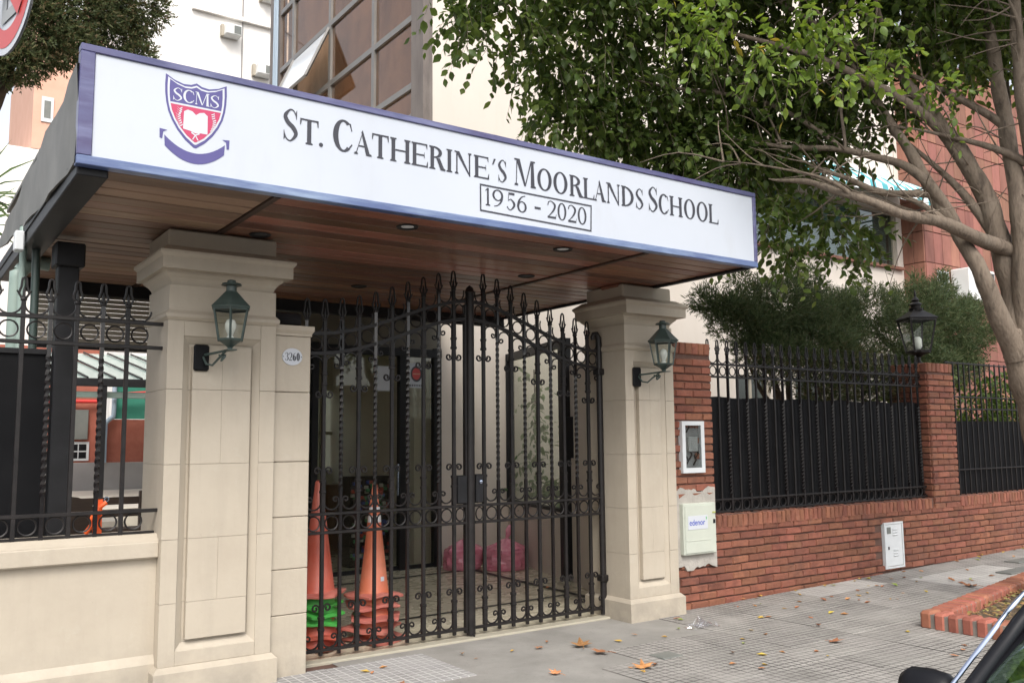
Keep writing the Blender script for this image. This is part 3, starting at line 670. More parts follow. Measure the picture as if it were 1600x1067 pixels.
    if c == '2': return stroke([(.10*w,.74),(.2*w,.93),(.48*w,.985),(.82*w,.78),(.70*w,.5),(.35*w,.22),(.10*w,.06)], [.07,.06,.05,.14,.12,.06,.05])+rect(.06*w,0,.92*w,.11)+poly((.86*w,.1),(.92*w,.1),(.99*w,.26),(.96*w,.26))
    if c == '3': return stroke([(.10*w,.80),(.28*w,.96),(.52*w,.98),(.80*w,.78),(.62*w,.56),(.40*w,.53)], [.09,.05,.05,.14,.07,.04])+stroke([(.40*w,.53),(.68*w,.50),(.88*w,.26),(.52*w,.02),(.22*w,.05),(.08*w,.2)], [.04,.07,.15,.05,.05,.10])
    if c == '5': return rect(.24*w,.87,.88*w,1)+stroke([(.27*w,.97),(.24*w,.75),(.2*w,.52)], [.04,.04,.03])+stroke([(.2*w,.52),(.5*w,.61),(.86*w,.33),(.5*w,.02),(.22*w,.05),(.08*w,.17)], [.03,.06,.15,.05,.05,.09])
    if c == '6': return ringarc(w*.5,.31,w*.5,.325,TH*.8,HN*1.1)+stroke([(.86*w,.96),(.5*w,.88),(.18*w,.62),(.08*w,.32)], [.04,.06,.12,.13])
    if c == '9': return [(k, [[(w-x,1-y) for x, y in q] for q in v] if k == 'strip' else [(w-x,1-y) for x, y in v]) for k, v in glyph('6', w)]
def text_letter(parent, c, x0, x1, zb, zt, mat, yy, name='letter', shear=0, H=None):
    H = H or (zt-zb); w = (x1-x0)/H; b = MB(); d = 0
    def T(p): return (x0+p[0]*H, zb+p[1]*(zt-zb))
    for k, v in glyph(c, w):
        if k == 'p': b.flat([T(p) for p in v], yy-d)
        else:
            for q in v: b.flat([T(p) for p in q], yy-d)
        d += .00025
    return part(name, b, mat, parent)
LT = [('S',1.861,1.957,0,.195),('T',1.967,2.084,0,.155),('.',2.089,2.115,0,.026),('C',2.179,2.313,0,.197),('A',2.319,2.440,0,.155),('T',2.442,2.559,0,.155),('H',2.570,2.716,0,.155),('E',2.724,2.845,0,.155),('R',2.856,2.974,0,.155),('I',2.982,3.037,0,.155),('N',3.049,3.187,0,.155),('E',3.203,3.325,0,.155),("'",3.352,3.383,.112,.155),('S',3.400,3.475,0,.158),
 ('M',3.535,3.724,0,.193),('O',3.738,3.867,0,.158),('O',3.882,4.012,0,.158),('R',4.030,4.154,0,.157),('L',4.160,4.265,0,.157),('A',4.262,4.379,0,.158),('N',4.385,4.524,0,.158),('D',4.535,4.662,0,.158),('S',4.682,4.765,0,.160),('S',4.816,4.919,0,.197),('C',4.927,5.039,0,.158),('H',5.047,5.190,0,.158),('O',5.208,5.335,0,.160),('O',5.353,5.482,0,.160),('L',5.493,5.606,0,.159)]
for c, a, b, z0, z1 in LT:
    zb = 3.4075-(a-1.86)*.0052
    text_letter(sg_, c, a, b, zb+z0, zb+z1, navy, 4.9975)
for c, a, b in (('1',3.293,3.338),('9',3.352,3.442),('5',3.468,3.547),('6',3.560,3.642),('2',3.820,3.908),('0',3.916,3.997),('2',4.008,4.095),('0',4.103,4.186)):
    zb = 3.2185-(a-3.29)*.028; text_letter(sg_, c, a, b, zb, zb+.122+.008*(a-3.29), navy, 4.9975, 'numeral')
text_letter(sg_, '-', 3.711, 3.765, 3.252, 3.268, navy, 4.9975, 'dash')
q = MB(); y = 4.9975
TL, TR, BL, BR = (3.25,3.362),(4.238,3.352),(3.25,3.172),(4.232,3.152); k = .011
q.flat([TL,TR,(TR[0],TR[1]-k),(TL[0],TL[1]-k)], y); q.flat([BL,BR,(BR[0],BR[1]+k),(BL[0],BL[1]+k)], y)
q.flat([(TL[0],TL[1]-k),(TL[0]+k,TL[1]-k),(BL[0]+k,BL[1]+k),(BL[0],BL[1]+k)], y); q.flat([(TR[0]-k,TR[1]-k),(TR[0],TR[1]-k),(BR[0],BR[1]+k),(BR[0]-k,BR[1]+k)], y)
part('year_border', q, navy, sg_)
# crest
cx = 1.356
def shield(k=1.0):
    pts = []; prof = [(3.655,.168),(3.60,.170),(3.55,.168),(3.50,.162),(3.45,.150),(3.40,.128),(3.35,.098),(3.30,.055),(3.262,.006)]
    top = [(-.168,3.658),(-.12,3.632),(-.07,3.618),(-.03,3.622),(0,3.637),(.03,3.622),(.07,3.618),(.12,3.632),(.168,3.658)]
    pts = [(a,b) for a, b in top]+[(w,z) for z, w in prof[1:]]+[(-w,z) for z, w in reversed(prof[1:])]
    c = 3.482
    return [(cx+a*k, c+(z-c)*(k*.985 if k < 1 else 1)-(0 if k == 1 else .0)) for a, z in pts]
def fan(b, pts, y, c=None):
    c = c or (sum(p[0] for p in pts)/len(pts), sum(p[1] for p in pts)/len(pts))
    for p, q2 in zip(pts, pts[1:]+pts[:1]): b.flat([c, q2, p], y)
cr = thing_crest = MB(); fan(cr, shield(1), 4.9985, (cx,3.5)); ob = part('crest_shield', cr, crestblue, sg_); 
q = MB(); fan(q, shield(.925), 4.9980, (cx,3.5)); part('crest_outline', q, crestwhite, sg_)
q = MB(); fan(q, shield(.86), 4.9975, (cx,3.5)); part('crest_field', q, crestblue, sg_)
low = [(a,b) for a, b in shield(.86) if b < 3.497]; low = sorted([p for p in low if p[0] > cx], key=lambda p: -p[1])+sorted([p for p in low if p[0] <= cx], key=lambda p: p[1])
wz = .162*.86
q = MB(); fan(q, [(cx-wz,3.497),(cx+wz,3.497)]+low, 4.9970, (cx,3.43)); part('crest_lower_field', q, crestred, sg_)
part('crest_bar', MB().flat([(cx-wz,3.493),(cx+wz,3.493),(cx+wz,3.503),(cx-wz,3.503)], 4.9965), crestwhite, sg_)
for c, a, b in (('S',1.228,1.282),('C',1.284,1.346),('M',1.348,1.428),('S',1.432,1.486)): text_letter(sg_, c, a, b, 3.515, 3.588, crestwhite, 4.9968, 'crest_letter')
bk = [(-.065,3.462),(-.045,3.475),(-.02,3.470),(0,3.452),(.02,3.468),(.045,3.474),(.065,3.458),(.066,3.352),(.03,3.352),(0,3.346),(-.03,3.356),(-.068,3.362)]
q = MB(); fan(q, [(cx+a,b) for a, b in bk], 4.9964, (cx,3.40)); part('crest_book', q, crestwhite, sg_)
for s in (-1,1):
    q = MB(); d = 0
    for i in range(9):
        z = 3.372+.012*i; x = cx+s*(.082+.006*sin(i*.5)+.002*i*(1 if i < 6 else .6))
        for (dx, dz) in ((.014,.012),(-.010,.013)):
            q.flat([(x,z),(x+s*dx+.003,z+dz-.003),(x+s*dx*1.1,z+dz+.003),(x-.003,z+.004)], 4.9962-d); d += .00001
    part('crest_wheat', q, crestwhite, sg_)
q = MB(); q.flat([(cx-.024,3.345),(cx-.02,3.352),(cx,3.340),(cx,3.332)], 4.9962); q.flat([(cx+.024,3.345),(cx+.02,3.352),(cx,3.340),(cx,3.332)][::-1], 4.9961); q.flat([(cx-.018,3.308),(cx-.012,3.308),(cx+.002,3.334),(cx-.003,3.336)], 4.9960); q.flat([(cx+.018,3.308),(cx+.012,3.308),(cx-.002,3.334),(cx+.003,3.336)][::-1], 4.9959); part('crest_bow', q, crestwhite, sg_)
q = MB()
def ribz(t): return .062*t*t   # t in -1..1
for i in range(16):
    a, b = -1+i/8, -1+(i+1)/8
    q.flat([(cx+.162*a,3.172+ribz(a)*1.25),(cx+.162*b,3.172+ribz(b)*1.25),(cx+.166*b,3.232+ribz(b)*1.25),(cx+.166*a,3.232+ribz(a)*1.25)], 4.998)
for s in (-1,1):
    q.flat([(cx+s*.192,3.342),(cx+s*.150,3.338),(cx+s*.172,3.325),(cx+s*.176,3.285),(cx+s*.190,3.288)][::s], 4.9983)
part('crest_ribbon', q, crestblue, sg_)

# recessed downlights in the soffit
for (x, y, lab) in ((2.88,5.34,'small recessed soffit downlight near the sign edge, left of the two at the front'),(4.23,5.34,'small recessed soffit downlight under the numerals end of the name board'),(2.12,6.10,'dark recessed soffit downlight right above the left pillar cap'),(3.62,7.66,'dark recessed soffit downlight above the left gate leaf, deep in the soffit'),(4.65,6.40,'dark recessed soffit downlight above the right gate leaf')):
    t = thing('recessed_downlight', lab, 'downlight', (x,y,ZS), group='downlights in the soffit')
    part('rim', MB().lathe([(.045,0),(.072,-.008),(.078,.0)], 16, (x,y,ZS-.002), capb=False, capt=False), steel, t, 40)
    part('lens', MB().lathe([(.0,-.0015),(.047,-.001)], 16, (x,y,ZS-.001), capb=False, capt=False), acd if y > 6 else refl, t)

# house number plaque
hp = thing('house_number_plaque', 'small white oval enamel plaque reading 3260 on the cream pillar wing', 'plaque', (2.432,6.258,2.247))
def ell(rx, rz, n=28): return [(2.432+rx*cos(2*pi*i/n), 2.247+rz*sin(2*pi*i/n)) for i in range(n)]
part('plate', MB().prism(ell(.076,.062), 6.254, 6.262), crestwhite, hp)
TH, HN = .25, .07
for i, c in enumerate('3260'): text_letter(hp, c, 2.377+i*.0285, 2.377+i*.0285+.0265, 2.218, 2.277, navy, 6.2535, 'numeral')
TH, HN = .172, .056
for s in (-1,1): part('screw', MB().box(2.432+s*.069-.003,6.2505,2.244,2.432+s*.069+.003,6.2535,2.25), steel, hp)

# ------------------------------------------------------------------ lanterns
def wall_lantern(cx, label):
    cy = 5.965; t = thing('wall_lantern', label, 'lantern', (cx-.07,6.2,2.2), group='wall lanterns on the gate pillars')
    z0 = 2.305; z1 = 2.525; n = 6; ph = radians(12)
    b = MB(); b.cbox(cx-.12-.052,6.185,2.115,cx-.12+.052,6.212,2.295,.012); part('back_plate', b, blackp, t)
    b = MB(); b.tube([(cx-.10,6.19,2.225),(cx-.08,6.12,2.228),(cx-.02,6.0,2.24),(cx,cy,2.245)], .009, 6)
    b.tube([(cx-.11,6.19,2.21),(cx-.10,6.15,2.16),(cx-.07,6.11,2.15),(cx-.045,6.07,2.19),(cx-.02,6.0,2.235)], .008, 6)
    b.tube([(cx-.045,6.05,2.215)]+[(cx-.03+.03*sin(a)*.4, 6.01-.026*(1-.05*i)*cos(a), 2.19+.026*(1-.05*i)*sin(a)) for i, a in enumerate([pi*.2*k for k in range(11)])], .007, 6)
    b.cbox(cx-.035,cy-.06,2.238,cx+.03,cy+.05,2.246,.002); part('bracket', b, lampgreen, t, 50)
    part('cup', MB().lathe([(.016,2.243),(.02,2.262),(.05,2.285),(.082,2.304),(.088,2.312)], n, (cx,cy,0), ph), lampgreen, t)
    rb_, rt_ = .084, .124
    fr = MB()
    for k in range(n):
        a = 2*pi*k/n+ph; fr.tube([(cx+rb_*cos(a),cy+rb_*sin(a),z0),(cx+rt_*cos(a),cy+rt_*sin(a),z1)], .0085, 4)
    fr.lathe([(rb_+.004,z0-.002),(rb_+.008,z0+.012),(rb_-.008,z0+.012),(rb_-.008,z0-.002)], n, (cx,cy,0), ph, False, False)
    fr.lathe([(rt_-.01,z1-.018),(rt_+.003,z1-.018),(rt_+.006,z1),(rt_-.01,z1)], n, (cx,cy,0), ph, False, False)
    part('frame', fr, lampgreen, t)
    for k in range(n):
        a, b_ = 2*pi*k/n+ph, 2*pi*(k+1)/n+ph; e = .003
        part('glass_pane', MB().add([(cx+(rb_-e)*cos(a),cy+(rb_-e)*sin(a),z0+.012),(cx+(rb_-e)*cos(b_),cy+(rb_-e)*sin(b_),z0+.012),(cx+(rt_-e)*cos(b_),cy+(rt_-e)*sin(b_),z1-.018),(cx+(rt_-e)*cos(a),cy+(rt_-e)*sin(a),z1-.018)], [(0,1,2,3)]), lampglass, t)
    part('roof', MB().lathe([(rt_+.014,z1-.006),(rt_+.018,z1+.006),(.098,z1+.05),(.058,z1+.094),(.040,z1+.112)], n, (cx,cy,0), ph), lampgreen, t)
    part('chimney', MB().lathe([(.034,z1+.11),(.034,z1+.152),(.068,z1+.153),(.062,z1+.166),(.03,z1+.172),(.028,z1+.186),(.022,z1+.190)], 14, (cx,cy,0)), lampgreen, t, 35)
    part('socket', MB().lathe([(.02,z0),(.026,z0+.004),(.022,z0+.03)], 10, (cx,cy,0)), bulbm, t, 30)
    part('bulb', MB().lathe([(.016,z0+.03),(.022,z0+.05),(.036,z0+.085),(.038,z0+.11),(.028,z0+.138),(.0,z0+.15)], 14, (cx,cy,0)), bulbm, t, 60)
wall_lantern(1.885, 'green six sided wall lantern on the left gate pillar, near the number plaque')
wall_lantern(5.885, 'green six sided wall lantern on the right gate pillar, beside the brick pier')
def pier_lantern(cx, cy, zb):
    t = thing('pier_lantern', 'large black four sided lantern standing on top of the brick pier', 'lantern', (cx,cy,zb)); n = 4; ph = radians(14)
    part('foot', MB().lathe([(.06,zb),(.05,zb+.03),(.025,zb+.05),(.025,zb+.10),(.07,zb+.13),(.15,zb+.155),(.155,zb+.175)], 8, (cx,cy,0)), iron, t, 40)
    z0, z1 = zb+.18, zb+.60; rb_, rt_ = .15, .245; fr = MB()
    for k in range(n):
        a = 2*pi*k/n+ph; fr.tube([(cx+rb_*cos(a),cy+rb_*sin(a),z0),(cx+rt_*cos(a),cy+rt_*sin(a),z1)], .014, 4)
    fr.lathe([(rb_+.01,z0-.02),(rb_+.014,z0+.012),(rb_-.02,z0+.012)], n, (cx,cy,0), ph); fr.lathe([(rt_-.02,z1-.02),(rt_+.012,z1-.02),(rt_+.012,z1+.008),(rt_-.02,z1+.008)], n, (cx,cy,0), ph, False, False)
    part('frame', fr, iron, t)
    for k in range(n):
        a, b_ = 2*pi*k/n+ph, 2*pi*(k+1)/n+ph; e = .006
        part('glass_pane', MB().add([(cx+(rb_-e)*cos(a),cy+(rb_-e)*sin(a),z0+.012),(cx+(rb_-e)*cos(b_),cy+(rb_-e)*sin(b_),z0+.012),(cx+(rt_-e)*cos(b_),cy+(rt_-e)*sin(b_),z1-.02),(cx+(rt_-e)*cos(a),cy+(rt_-e)*sin(a),z1-.02)], [(0,1,2,3)]), lampglass, t)
    part('roof', MB().lathe([(rt_+.03,z1),(rt_+.034,z1+.012),(.10,z1+.115),(.085,z1+.13)], n, (cx,cy,0), ph), iron, t)
    part('crown', MB().lathe([(.085,z1+.12),(.09,z1+.15),(.06,z1+.16),(.065,z1+.19),(.085,z1+.20),(.06,z1+.225),(.035,z1+.24),(.05,z1+.26),(.03,z1+.29),(.012,z1+.31),(.016,z1+.34),(.004,z1+.40),(0,z1+.405)], 12, (cx,cy,0)), iron, t, 35)
    part('bulb', MB().lathe([(.03,z0+.03),(.05,z0+.06),(.05,z0+.16),(.03,z0+.19)], 12, (cx,cy,0)), bulbm, t, 50)

# ------------------------------------------------------------------ brick wall, piers
bv = []
def rough_brick(L, H, D=.06, j=.005, proud=.010):
    b = MB(); R = lambda a=j: rnd.uniform(-a, a)
    x, z = L/2, H/2; c = .007
    vs = [(-x,D,-z),(x,D,-z),(x,D,z),(-x,D,z)]
    mid = [(-x+R(.002),.006,-z+R(.002)),(x+R(.002),.006,-z+R(.002)),(x+R(.002),.006,z+R(.002)),(-x+R(.002),.006,z+R(.002))]
    fr = [(-x+c+R(),-proud+R(.004),-z+c+R(.003)),(R(.02),-proud-.002+R(.003),-z+c+R(.004)),(x-c+R(),-proud+R(.004),-z+c+R(.003)),(x-c+R(),-proud-.003+R(.004),z-c+R(.003)),(R(.02),-proud-.005+R(.004),z-c+R(.004)),(-x+c+R(),-proud-.003+R(.004),z-c+R(.003))]
    vs += mid+fr
    fs = [(0,4,7,3),(1,2,6,5),(0,1,5,4),(3,7,6,2),(4,5,10,9,8),(5,6,11,10),(6,7,13,12,11),(7,4,8,13),(8,9,12,13),(9,10,11,12)]
    return b.add(vs, fs)
def variants(L, H, n=5, **k): return [rough_brick(L, H, **k).mesh('brick', brickm) for _ in range(n)]
CH = .0775; full = variants(.237, CH-.012); half_ = variants(.112, CH-.013); sold = variants(.066, .128, 5); sold2 = variants(.082, .118, 4)
WY = 6.345
bw = thing('brick_wall', 'low red brick garden wall with an upright brick coping under the black fence', 'wall', (9,6.4,0))
q = MB(); q.box(6.27,WY+.008,-.1,15.2,6.62,.728); q.box(6.9,WY+.004,.728,15.2,6.62,.862); part('mortar_core', q, mortar, bw)
cnt = 0; stuffb = MB()
for kx in range(34):
    for c in range(10):
        z = -.02+CH*(c+.5)
        x = 6.40+.245*kx+(.1225 if c % 2 else 0)
        if z+.03 < gz(x) or x > 15: continue
        if 6.42 < x-.1 and x < 6.78 and .52 < z < .99: continue
        if 9.70 < x < 10.18 and .11 < z < .60: continue
        if cnt < 225: inst('brick', rnd.choice(full), bw, (x+rnd.uniform(-.004,.004), WY-.004, z+rnd.uniform(-.003,.003)), (rnd.uniform(-.02,.02),rnd.uniform(-.012,.012),rnd.uniform(-.012,.012))); cnt += 1
        else: stuffb.cbox(x-.115, WY-.008+rnd.uniform(-.004,.004), z-.032, x+.115, WY+.05, z+.032, .006)
part('far_bricks', stuffb, brickm, bw, kind='stuff')
x = 6.955
while x < 13.6:
    if not (10.84 < x < 11.49): inst('coping_brick', rnd.choice(sold), bw, (x, WY-.016, .797+rnd.uniform(-.004,.004)), (rnd.uniform(-.03,.03),rnd.uniform(-.03,.03),rnd.uniform(-.03,.03)))
    x += .0762
x = 6.955; q = MB()
while x < 13.6:
    if not (10.84 < x < 11.49): q.cbox(x-.033,WY+.05,.80,x+.033,6.61,.864+rnd.uniform(-.004,.004),.006)
    x += .0762
part('coping_backs', q, brickm, bw)
def pier(label, x0, x1, z0, z1, yf=6.33, yb=6.86, skip=None):
    t = thing('brick_pier', label, 'pier', ((x0+x1)/2, (yf+yb)/2, 0), group='red brick fence piers')
    q = MB(); q.box(x0+.008,yf+.008,z0,x1-.008,yb-.008,z1-.02); part('mortar_core', q, mortar, t)
    c = 0; z = z0+CH/2
    W_ = x1-x0
    while z < z1-.13:
        a = .105 if c % 2 else .232
        segs = []; x = x0
        while x < x1-.02:
            e = min(x+a, x1)
            if x1-e < .06: e = x1
            segs.append((x, e)); x = e+.013; a = .232
        for (a_, e_) in segs:
            xm = (a_+e_)/2
            if skip and skip(xm, z): continue
            L = e_-a_; me = rnd.choice(full if L > .16 else half_); s = L/(.232 if L > .16 else .112)
            inst('brick', me, t, (xm+rnd.uniform(-.003,.003), yf, z+rnd.uniform(-.002,.002)), (rnd.uniform(-.012,.012),rnd.uniform(-.01,.01),rnd.uniform(-.015,.015)), (s,1,1))
        y = yf+(.02 if c % 2 else .14); 
        for yy, L in (((yf+.135,.232),(yf+.385,.232)) if c % 2 == 0 else ((yf+.075,.112),(yf+.26,.232),(yf+.46,.14))):
            for sx, rz in ((x0,-pi/2),(x1,pi/2)):
                inst('brick', rnd.choice(full), t, (sx,yy,z), (0,0,rz), (L/.232,1,1))
        z += CH; c += 1
    n = int(W_/.087)
    for i in range(n): inst('coping_brick', rnd.choice(sold2), t, (x0+W_*(i+.5)/n, yf-.002, z1-.06), (rnd.uniform(-.02,.02),0,rnd.uniform(-.02,.02)), (1.02*W_/n/.087,1,1))
    for i in range(6): 
        for sx, rz in ((x0,-pi/2),(x1,pi/2)): inst('coping_brick', rnd.choice(sold2), t, (sx, yf+.045+.087*i, z1-.06), (0,0,rz))
    part('cap_mortar', MB().box(x0+.012,yf+.012,z1-.02,x1-.012,yb-.012,z1-.002), mortar, t)
    return t
pier('red brick pier beside the right cream pillar, holding the meter boxes', 6.275, 6.895, .72, 2.585, skip=lambda x, z: (6.44 < x < 6.72 and 1.34 < z < 1.76) or (x < 6.8 and z < 1.0))
pier('red brick pier with the black lantern on its top', 10.885, 11.46, .72, 2.565)
pier_lantern(11.17, 6.60, 2.565)
# cement patch
q = MB(); n = 90; pts = []
for i in range(n):
    a = 2*pi*i/n; ca, sa = cos(a), sin(a); e = 1/max(abs(ca)/.30, abs(sa)/.375); k = 1+.05*sin(a*7+1)+.035*sin(a*13)+.02*sin(a*29)
    pts.append((6.60+min(.29,max(-.31,e*ca*k)), .755+e*sa*k))
q.prism(pts, 6.315, 6.36); part('cement_patch', q, cement, bw)

# boxes on the pier
t = thing('meter_box', 'white meter box with a clear window, high on the brick pier', 'meter box', (6.58,6.33,1.3))
x0, x1, z0, z1, yf = 6.425, 6.735, 1.295, 1.80, 6.285
q = MB(); w = .045; q.box(x0,yf,z0,x0+w,6.34,z1); q.box(x1-w,yf,z0,x1,6.34,z1); q.box(x0+w,yf+.0005,z0,x1-w,6.34,z0+w*1.1); q.box(x0+w,yf+.0005,z1-w*.9,x1-w,6.34,z1); part('frame', q, whitepaint, t)
part('back_plate', MB().box(x0+w,6.332,z0+w,x1-w,6.338,z1-w), M('meter_back', [(.20,.21,.21),(.30,.30,.30)], 14, .5), t)
q = MB(); q.cbox(6.53,6.30,1.50,6.66,6.335,1.65,.008); q.cbox(6.56,6.295,1.53,6.635,6.2995,1.62,.002); part('meter', q, M('meter_grey', (.42,.43,.42), rough=.4), t)
q = MB()
for i, (a, b) in enumerate(((6.50,1.36),(6.55,1.42),(6.61,1.37),(6.64,1.44),(6.52,1.69))): q.tube([(a,6.325,b),(a+.03,6.315,b+.05),(a+.01,6.32,b+.1)], .008, 5)
part('cables', q, carblack, t, 50)
part('window', MB().box(x0+w,6.289,z0+w*1.1,x1-w,6.292,z1-w*.9), clearp, t)
t = thing('electric_box', 'pale utility box with a blue lettered white label, low on the brick pier', 'utility box', (6.61,6.33,.51))
q = MB(); q.cbox(6.385,6.262,.512,6.835,6.34,1.003,.008); part('body', q, palebox, t)
part('door', MB().cbox(6.40,6.254,.53,6.785,6.2615,.985,.004), palebox, t)
part('lower_cover', MB().cbox(6.42,6.250,.645,6.74,6.2535,.70-.045,.001), palebox, t)
part('label_sheet', MB().box(6.435,6.2505,.755,6.705,6.2535,.885), crestwhite, t)
part('lock', MB().lathe([(.018,0),(.018,.006)], 10).v and MB().cbox(6.79,6.255,.80,6.822,6.2615,.84,.003), steel, t)
part('tag', MB().box(6.775,6.2505,.90,6.82,6.2535,.915), M('tag_green', (.35,.38,.10)), t)
def text_mesh(s, size):
    cu = bpy.data.curves.new('txt', 'FONT'); cu.body = s; cu.size = size; cu.offset = size*.008; ob = bpy.data.objects.new('txt', cu); COL.objects.link(ob)
    dg = bpy.context.evaluated_depsgraph_get(); me = bpy.data.meshes.new_from_object(ob.evaluated_get(dg)); bpy.data.objects.remove(ob); return me
me = text_mesh('edenor', .083); me.materials.clear(); me.materials.append(edblue)
xs = [v.co.x for v in me.vertices]; sx = .215/(max(xs)-min(xs))
for v in me.vertices: v.co = Vector(((v.co.x-min(xs))*sx, 0, v.co.y*sx*1.08))
inst('logo_lettering', me, t, (6.452,6.2495,.795))
part('logo_mark', MB().flat([(6.682,.845),(6.690,.842),(6.695,.862),(6.686,.874),(6.678,.866)], 6.2494), edgreen, t)
def gas_box():
    x0, x1 = 9.745, 10.13; z0, z1 = .088, .622; yf = 6.312
    t = thing('gas_cabinet', 'small white metal cabinet door with louvres set in the brick wall near the ground', 'cabinet', ((x0+x1)/2,6.33,z0))
    q = MB(); w = .022; q.box(x0,yf,z0,x0+w,6.36,z1); q.box(x1-w,yf,z0,x1,6.36,z1); q.box(x0+w,yf+.0006,z0,x1-w,6.36,z0+w); q.box(x0+w,yf+.0006,z1-w,x1-w,6.36,z1); part('frame', q, whitepaint, t)
    part('door', MB().cbox(x0+w+.004,yf+.006,z0+w+.004,x1-w-.004,yf+.02,z1-w-.004,.004), whitepaint, t)
    for zc in (z0+.13,z0+.37):
        for k in range(3):
            b = MB(); a = zc+k*.032; b.add([(x0+.17,yf+.0055,a),(x0+.26,yf+.0055,a),(x0+.26,yf-.006,a+.014),(x0+.17,yf-.006,a+.014),(x0+.17,yf+.0055,a+.02),(x0+.26,yf+.0055,a+.02)], [(0,1,2,3),(3,2,5,4)]); part('louvre', b, whitepaint, t)
    part('plate', MB().box(x0+.055,yf+.001,z1-.13,x0+.13,yf+.005,z1-.055), board, t)
    part('lock', MB().cbox(x0+.065,yf-.002,z0+.22,x0+.085,yf+.0055,z0+.255,.002), carblack, t)
gas_box()

# fences on the brick wall
def garden_fence(label, x0, x1, n, zt=2.395, sheet=True, y=6.43, ztop=2.055):
    t = thing('iron_fence', label, 'fence', ((x0+x1)/2,y,.87)); p = (x1-x0)/n
    bm_ = sq_bar(.86,2.50,.020).mesh('bar', iron); tw_ = twist_bar(.86,2.50,1.05,2.02,.026,.16).mesh('bar', twistiron, 30)
    for i in range(n):
        x = x0+p*(i+.5); inst('twisted_bar' if i % 2 == 0 else 'bar', tw_ if i % 2 == 0 else bm_, t, (x,y,0)); inst('finial', ME['fin2'], t, (x,y,2.50))
        inst('ring', ME['ring3'], t, (x+p/2,y,zt-.066)); inst('ring', ME['ring3'], t, (x+p/2,y,.945))
        inst('garland', ME['gar2'], t, (x+p/2,y,zt+.012), (0,0,0), (p/.155,1,1))
    for z in (zt,zt-.13,1.005,.885): part('rail', MB().cbox(x0,y-.014,z-.010,x1,y+.014,z+.010,.003), iron, t)
    vs = []; fs = []; m = int((x1-x0)/.03)
    for i in range(m+1):
        x = x0+(x1-x0)*i/m; yy = y+.045+.016*sin(x*2*pi/.15)+.004*sin(x*5.1); vs += [(x,yy,.875),(x,yy,ztop+.008*sin(x*9))]
    for i in range(m): a = i*2; fs.append((a,a+2,a+3,a+1))
    part('sheet_backing', MB().add(vs, fs), blackp, t, 60)
    return t
garden_fence('black iron fence with ring frieze between the two brick piers', 6.9, 10.88, 27)
def mesh_fence():
    x0, x1, y = 11.47, 15.0, 6.43
    t = thing('iron_fence', 'plain black bar fence right of the lantern pier', 'fence', ((x0+x1)/2,y,.87)); n = 26; p = (x1-x0)/n
    bm_ = sq_bar(.86,2.62,.018).mesh('bar', iron)
    for i in range(n): inst('bar', bm_, t, (x0+p*(i+.5),y,0))
    for z in (2.60,2.15,1.99,1.19): part('rail', MB().cbox(x0,y-.013,z-.009,x1,y+.013,z+.009,.003), iron, t)
    part('sheet_backing', MB().box(x0,y+.04,.87,x1,y+.045,1.83), blackp, t)
mesh_fence()

# ------------------------------------------------------------------ entrance recess
dw = thing('porch_wall', 'cream porch side wall with a tall dark framed window behind the gate', 'wall', (6.9,9.4,0))
A = Vector((7.2,10.42,0)); B = Vector((6.62,8.40,0)); D = (B-A); Ld = D.length; D.normalize(); N = Vector((-D.y,D.x,0)); N = N if N.x > 0 else -N
def diag(b, s0, s1, z0, z1, d0, d1):
    c = [A+D*s0+N*d0, A+D*s1+N*d0, A+D*s1+N*d1, A+D*s0+N*d1]
    return b.add([(p.x,p.y,z) for z in (z0,z1) for p in c], [(0,3,2,1),(4,5,6,7),(0,1,5,4),(1,2,6,5),(2,3,7,6),(3,0,4,7)])
part('dado', diag(MB(), 0, Ld, 0, .78, 0, .15), cream2, dw)
part('post', diag(MB(), -.06, .05, .78, 2.84, -.02, .1), steel, dw); part('post', diag(MB(), Ld-.08, Ld+.02, 0, 2.84, -.03, .1), steel, dw)
part('rail', diag(MB(), .05, Ld-.08, .782, .82, -.01, .08), steel, dw); part('rail', diag(MB(), .05, Ld-.08, 2.74, 2.84, -.01, .08), steel, dw)
part('window_pane', diag(MB(), .05, Ld-.08, .82, 2.74, .03, .036), doorglass, dw)
q = MB(); a = [(6.66,8.32),(6.05,6.95),(6.25,6.86),(6.86,8.28)]; q.add([(p[0],p[1],z) for z in (0,2.5) for p in a], [(0,3,2,1),(4,5,6,7),(0,1,5,4),(1,2,6,5),(2,3,7,6),(3,0,4,7)]); part('return_wall', q, cream2, dw)
q = MB(); q.cbox(6.60,8.2,1.42,6.66,8.34,1.9,.004); part('handrail_bracket', q, steel, dw)
pw2 = thing('porch_wall', 'plain cream porch wall behind the left pillar, beside the cone stacks', 'wall', (2.53,8.5,0))
part('side_face', MB().box(2.50,6.645,0,2.56,10.36,2.38), cream2, pw2); part('end_face', MB().box(2.50,10.3605,0,3.198,10.46,3.29), cream2, pw2)
gf = thing('glass_entrance', 'dark framed glass entrance doors at the back of the porch', 'doors', (4.2,10.42,0)); GYB = 10.42
for x, w in ((5.50,.085),(6.01,.11),(4.30,.08),(3.2,.1)): part('post', MB().box(x,GYB-.04,.008,x+w,GYB+.05,2.86), steel, gf)
part('header', MB().box(3.2,GYB-.05,2.74,6.12,GYB+.05,2.84), steel, gf)
part('transom_panel', MB().box(3.2,GYB,2.8405,6.12,GYB+.04,3.36), M('transom_board', [(.12,.105,.08),(.15,.135,.10)], 3, .6), gf)
for a, b in ((3.3,4.30),(4.38,5.5),(5.585,6.01)):
    part('glass_pane', MB().box(a,GYB,.06,b,GYB+.008,2.74), doorglass, gf)
    part('bottom_rail', MB().box(a,GYB-.015,.01,b,GYB+.02,.06), steel, gf)
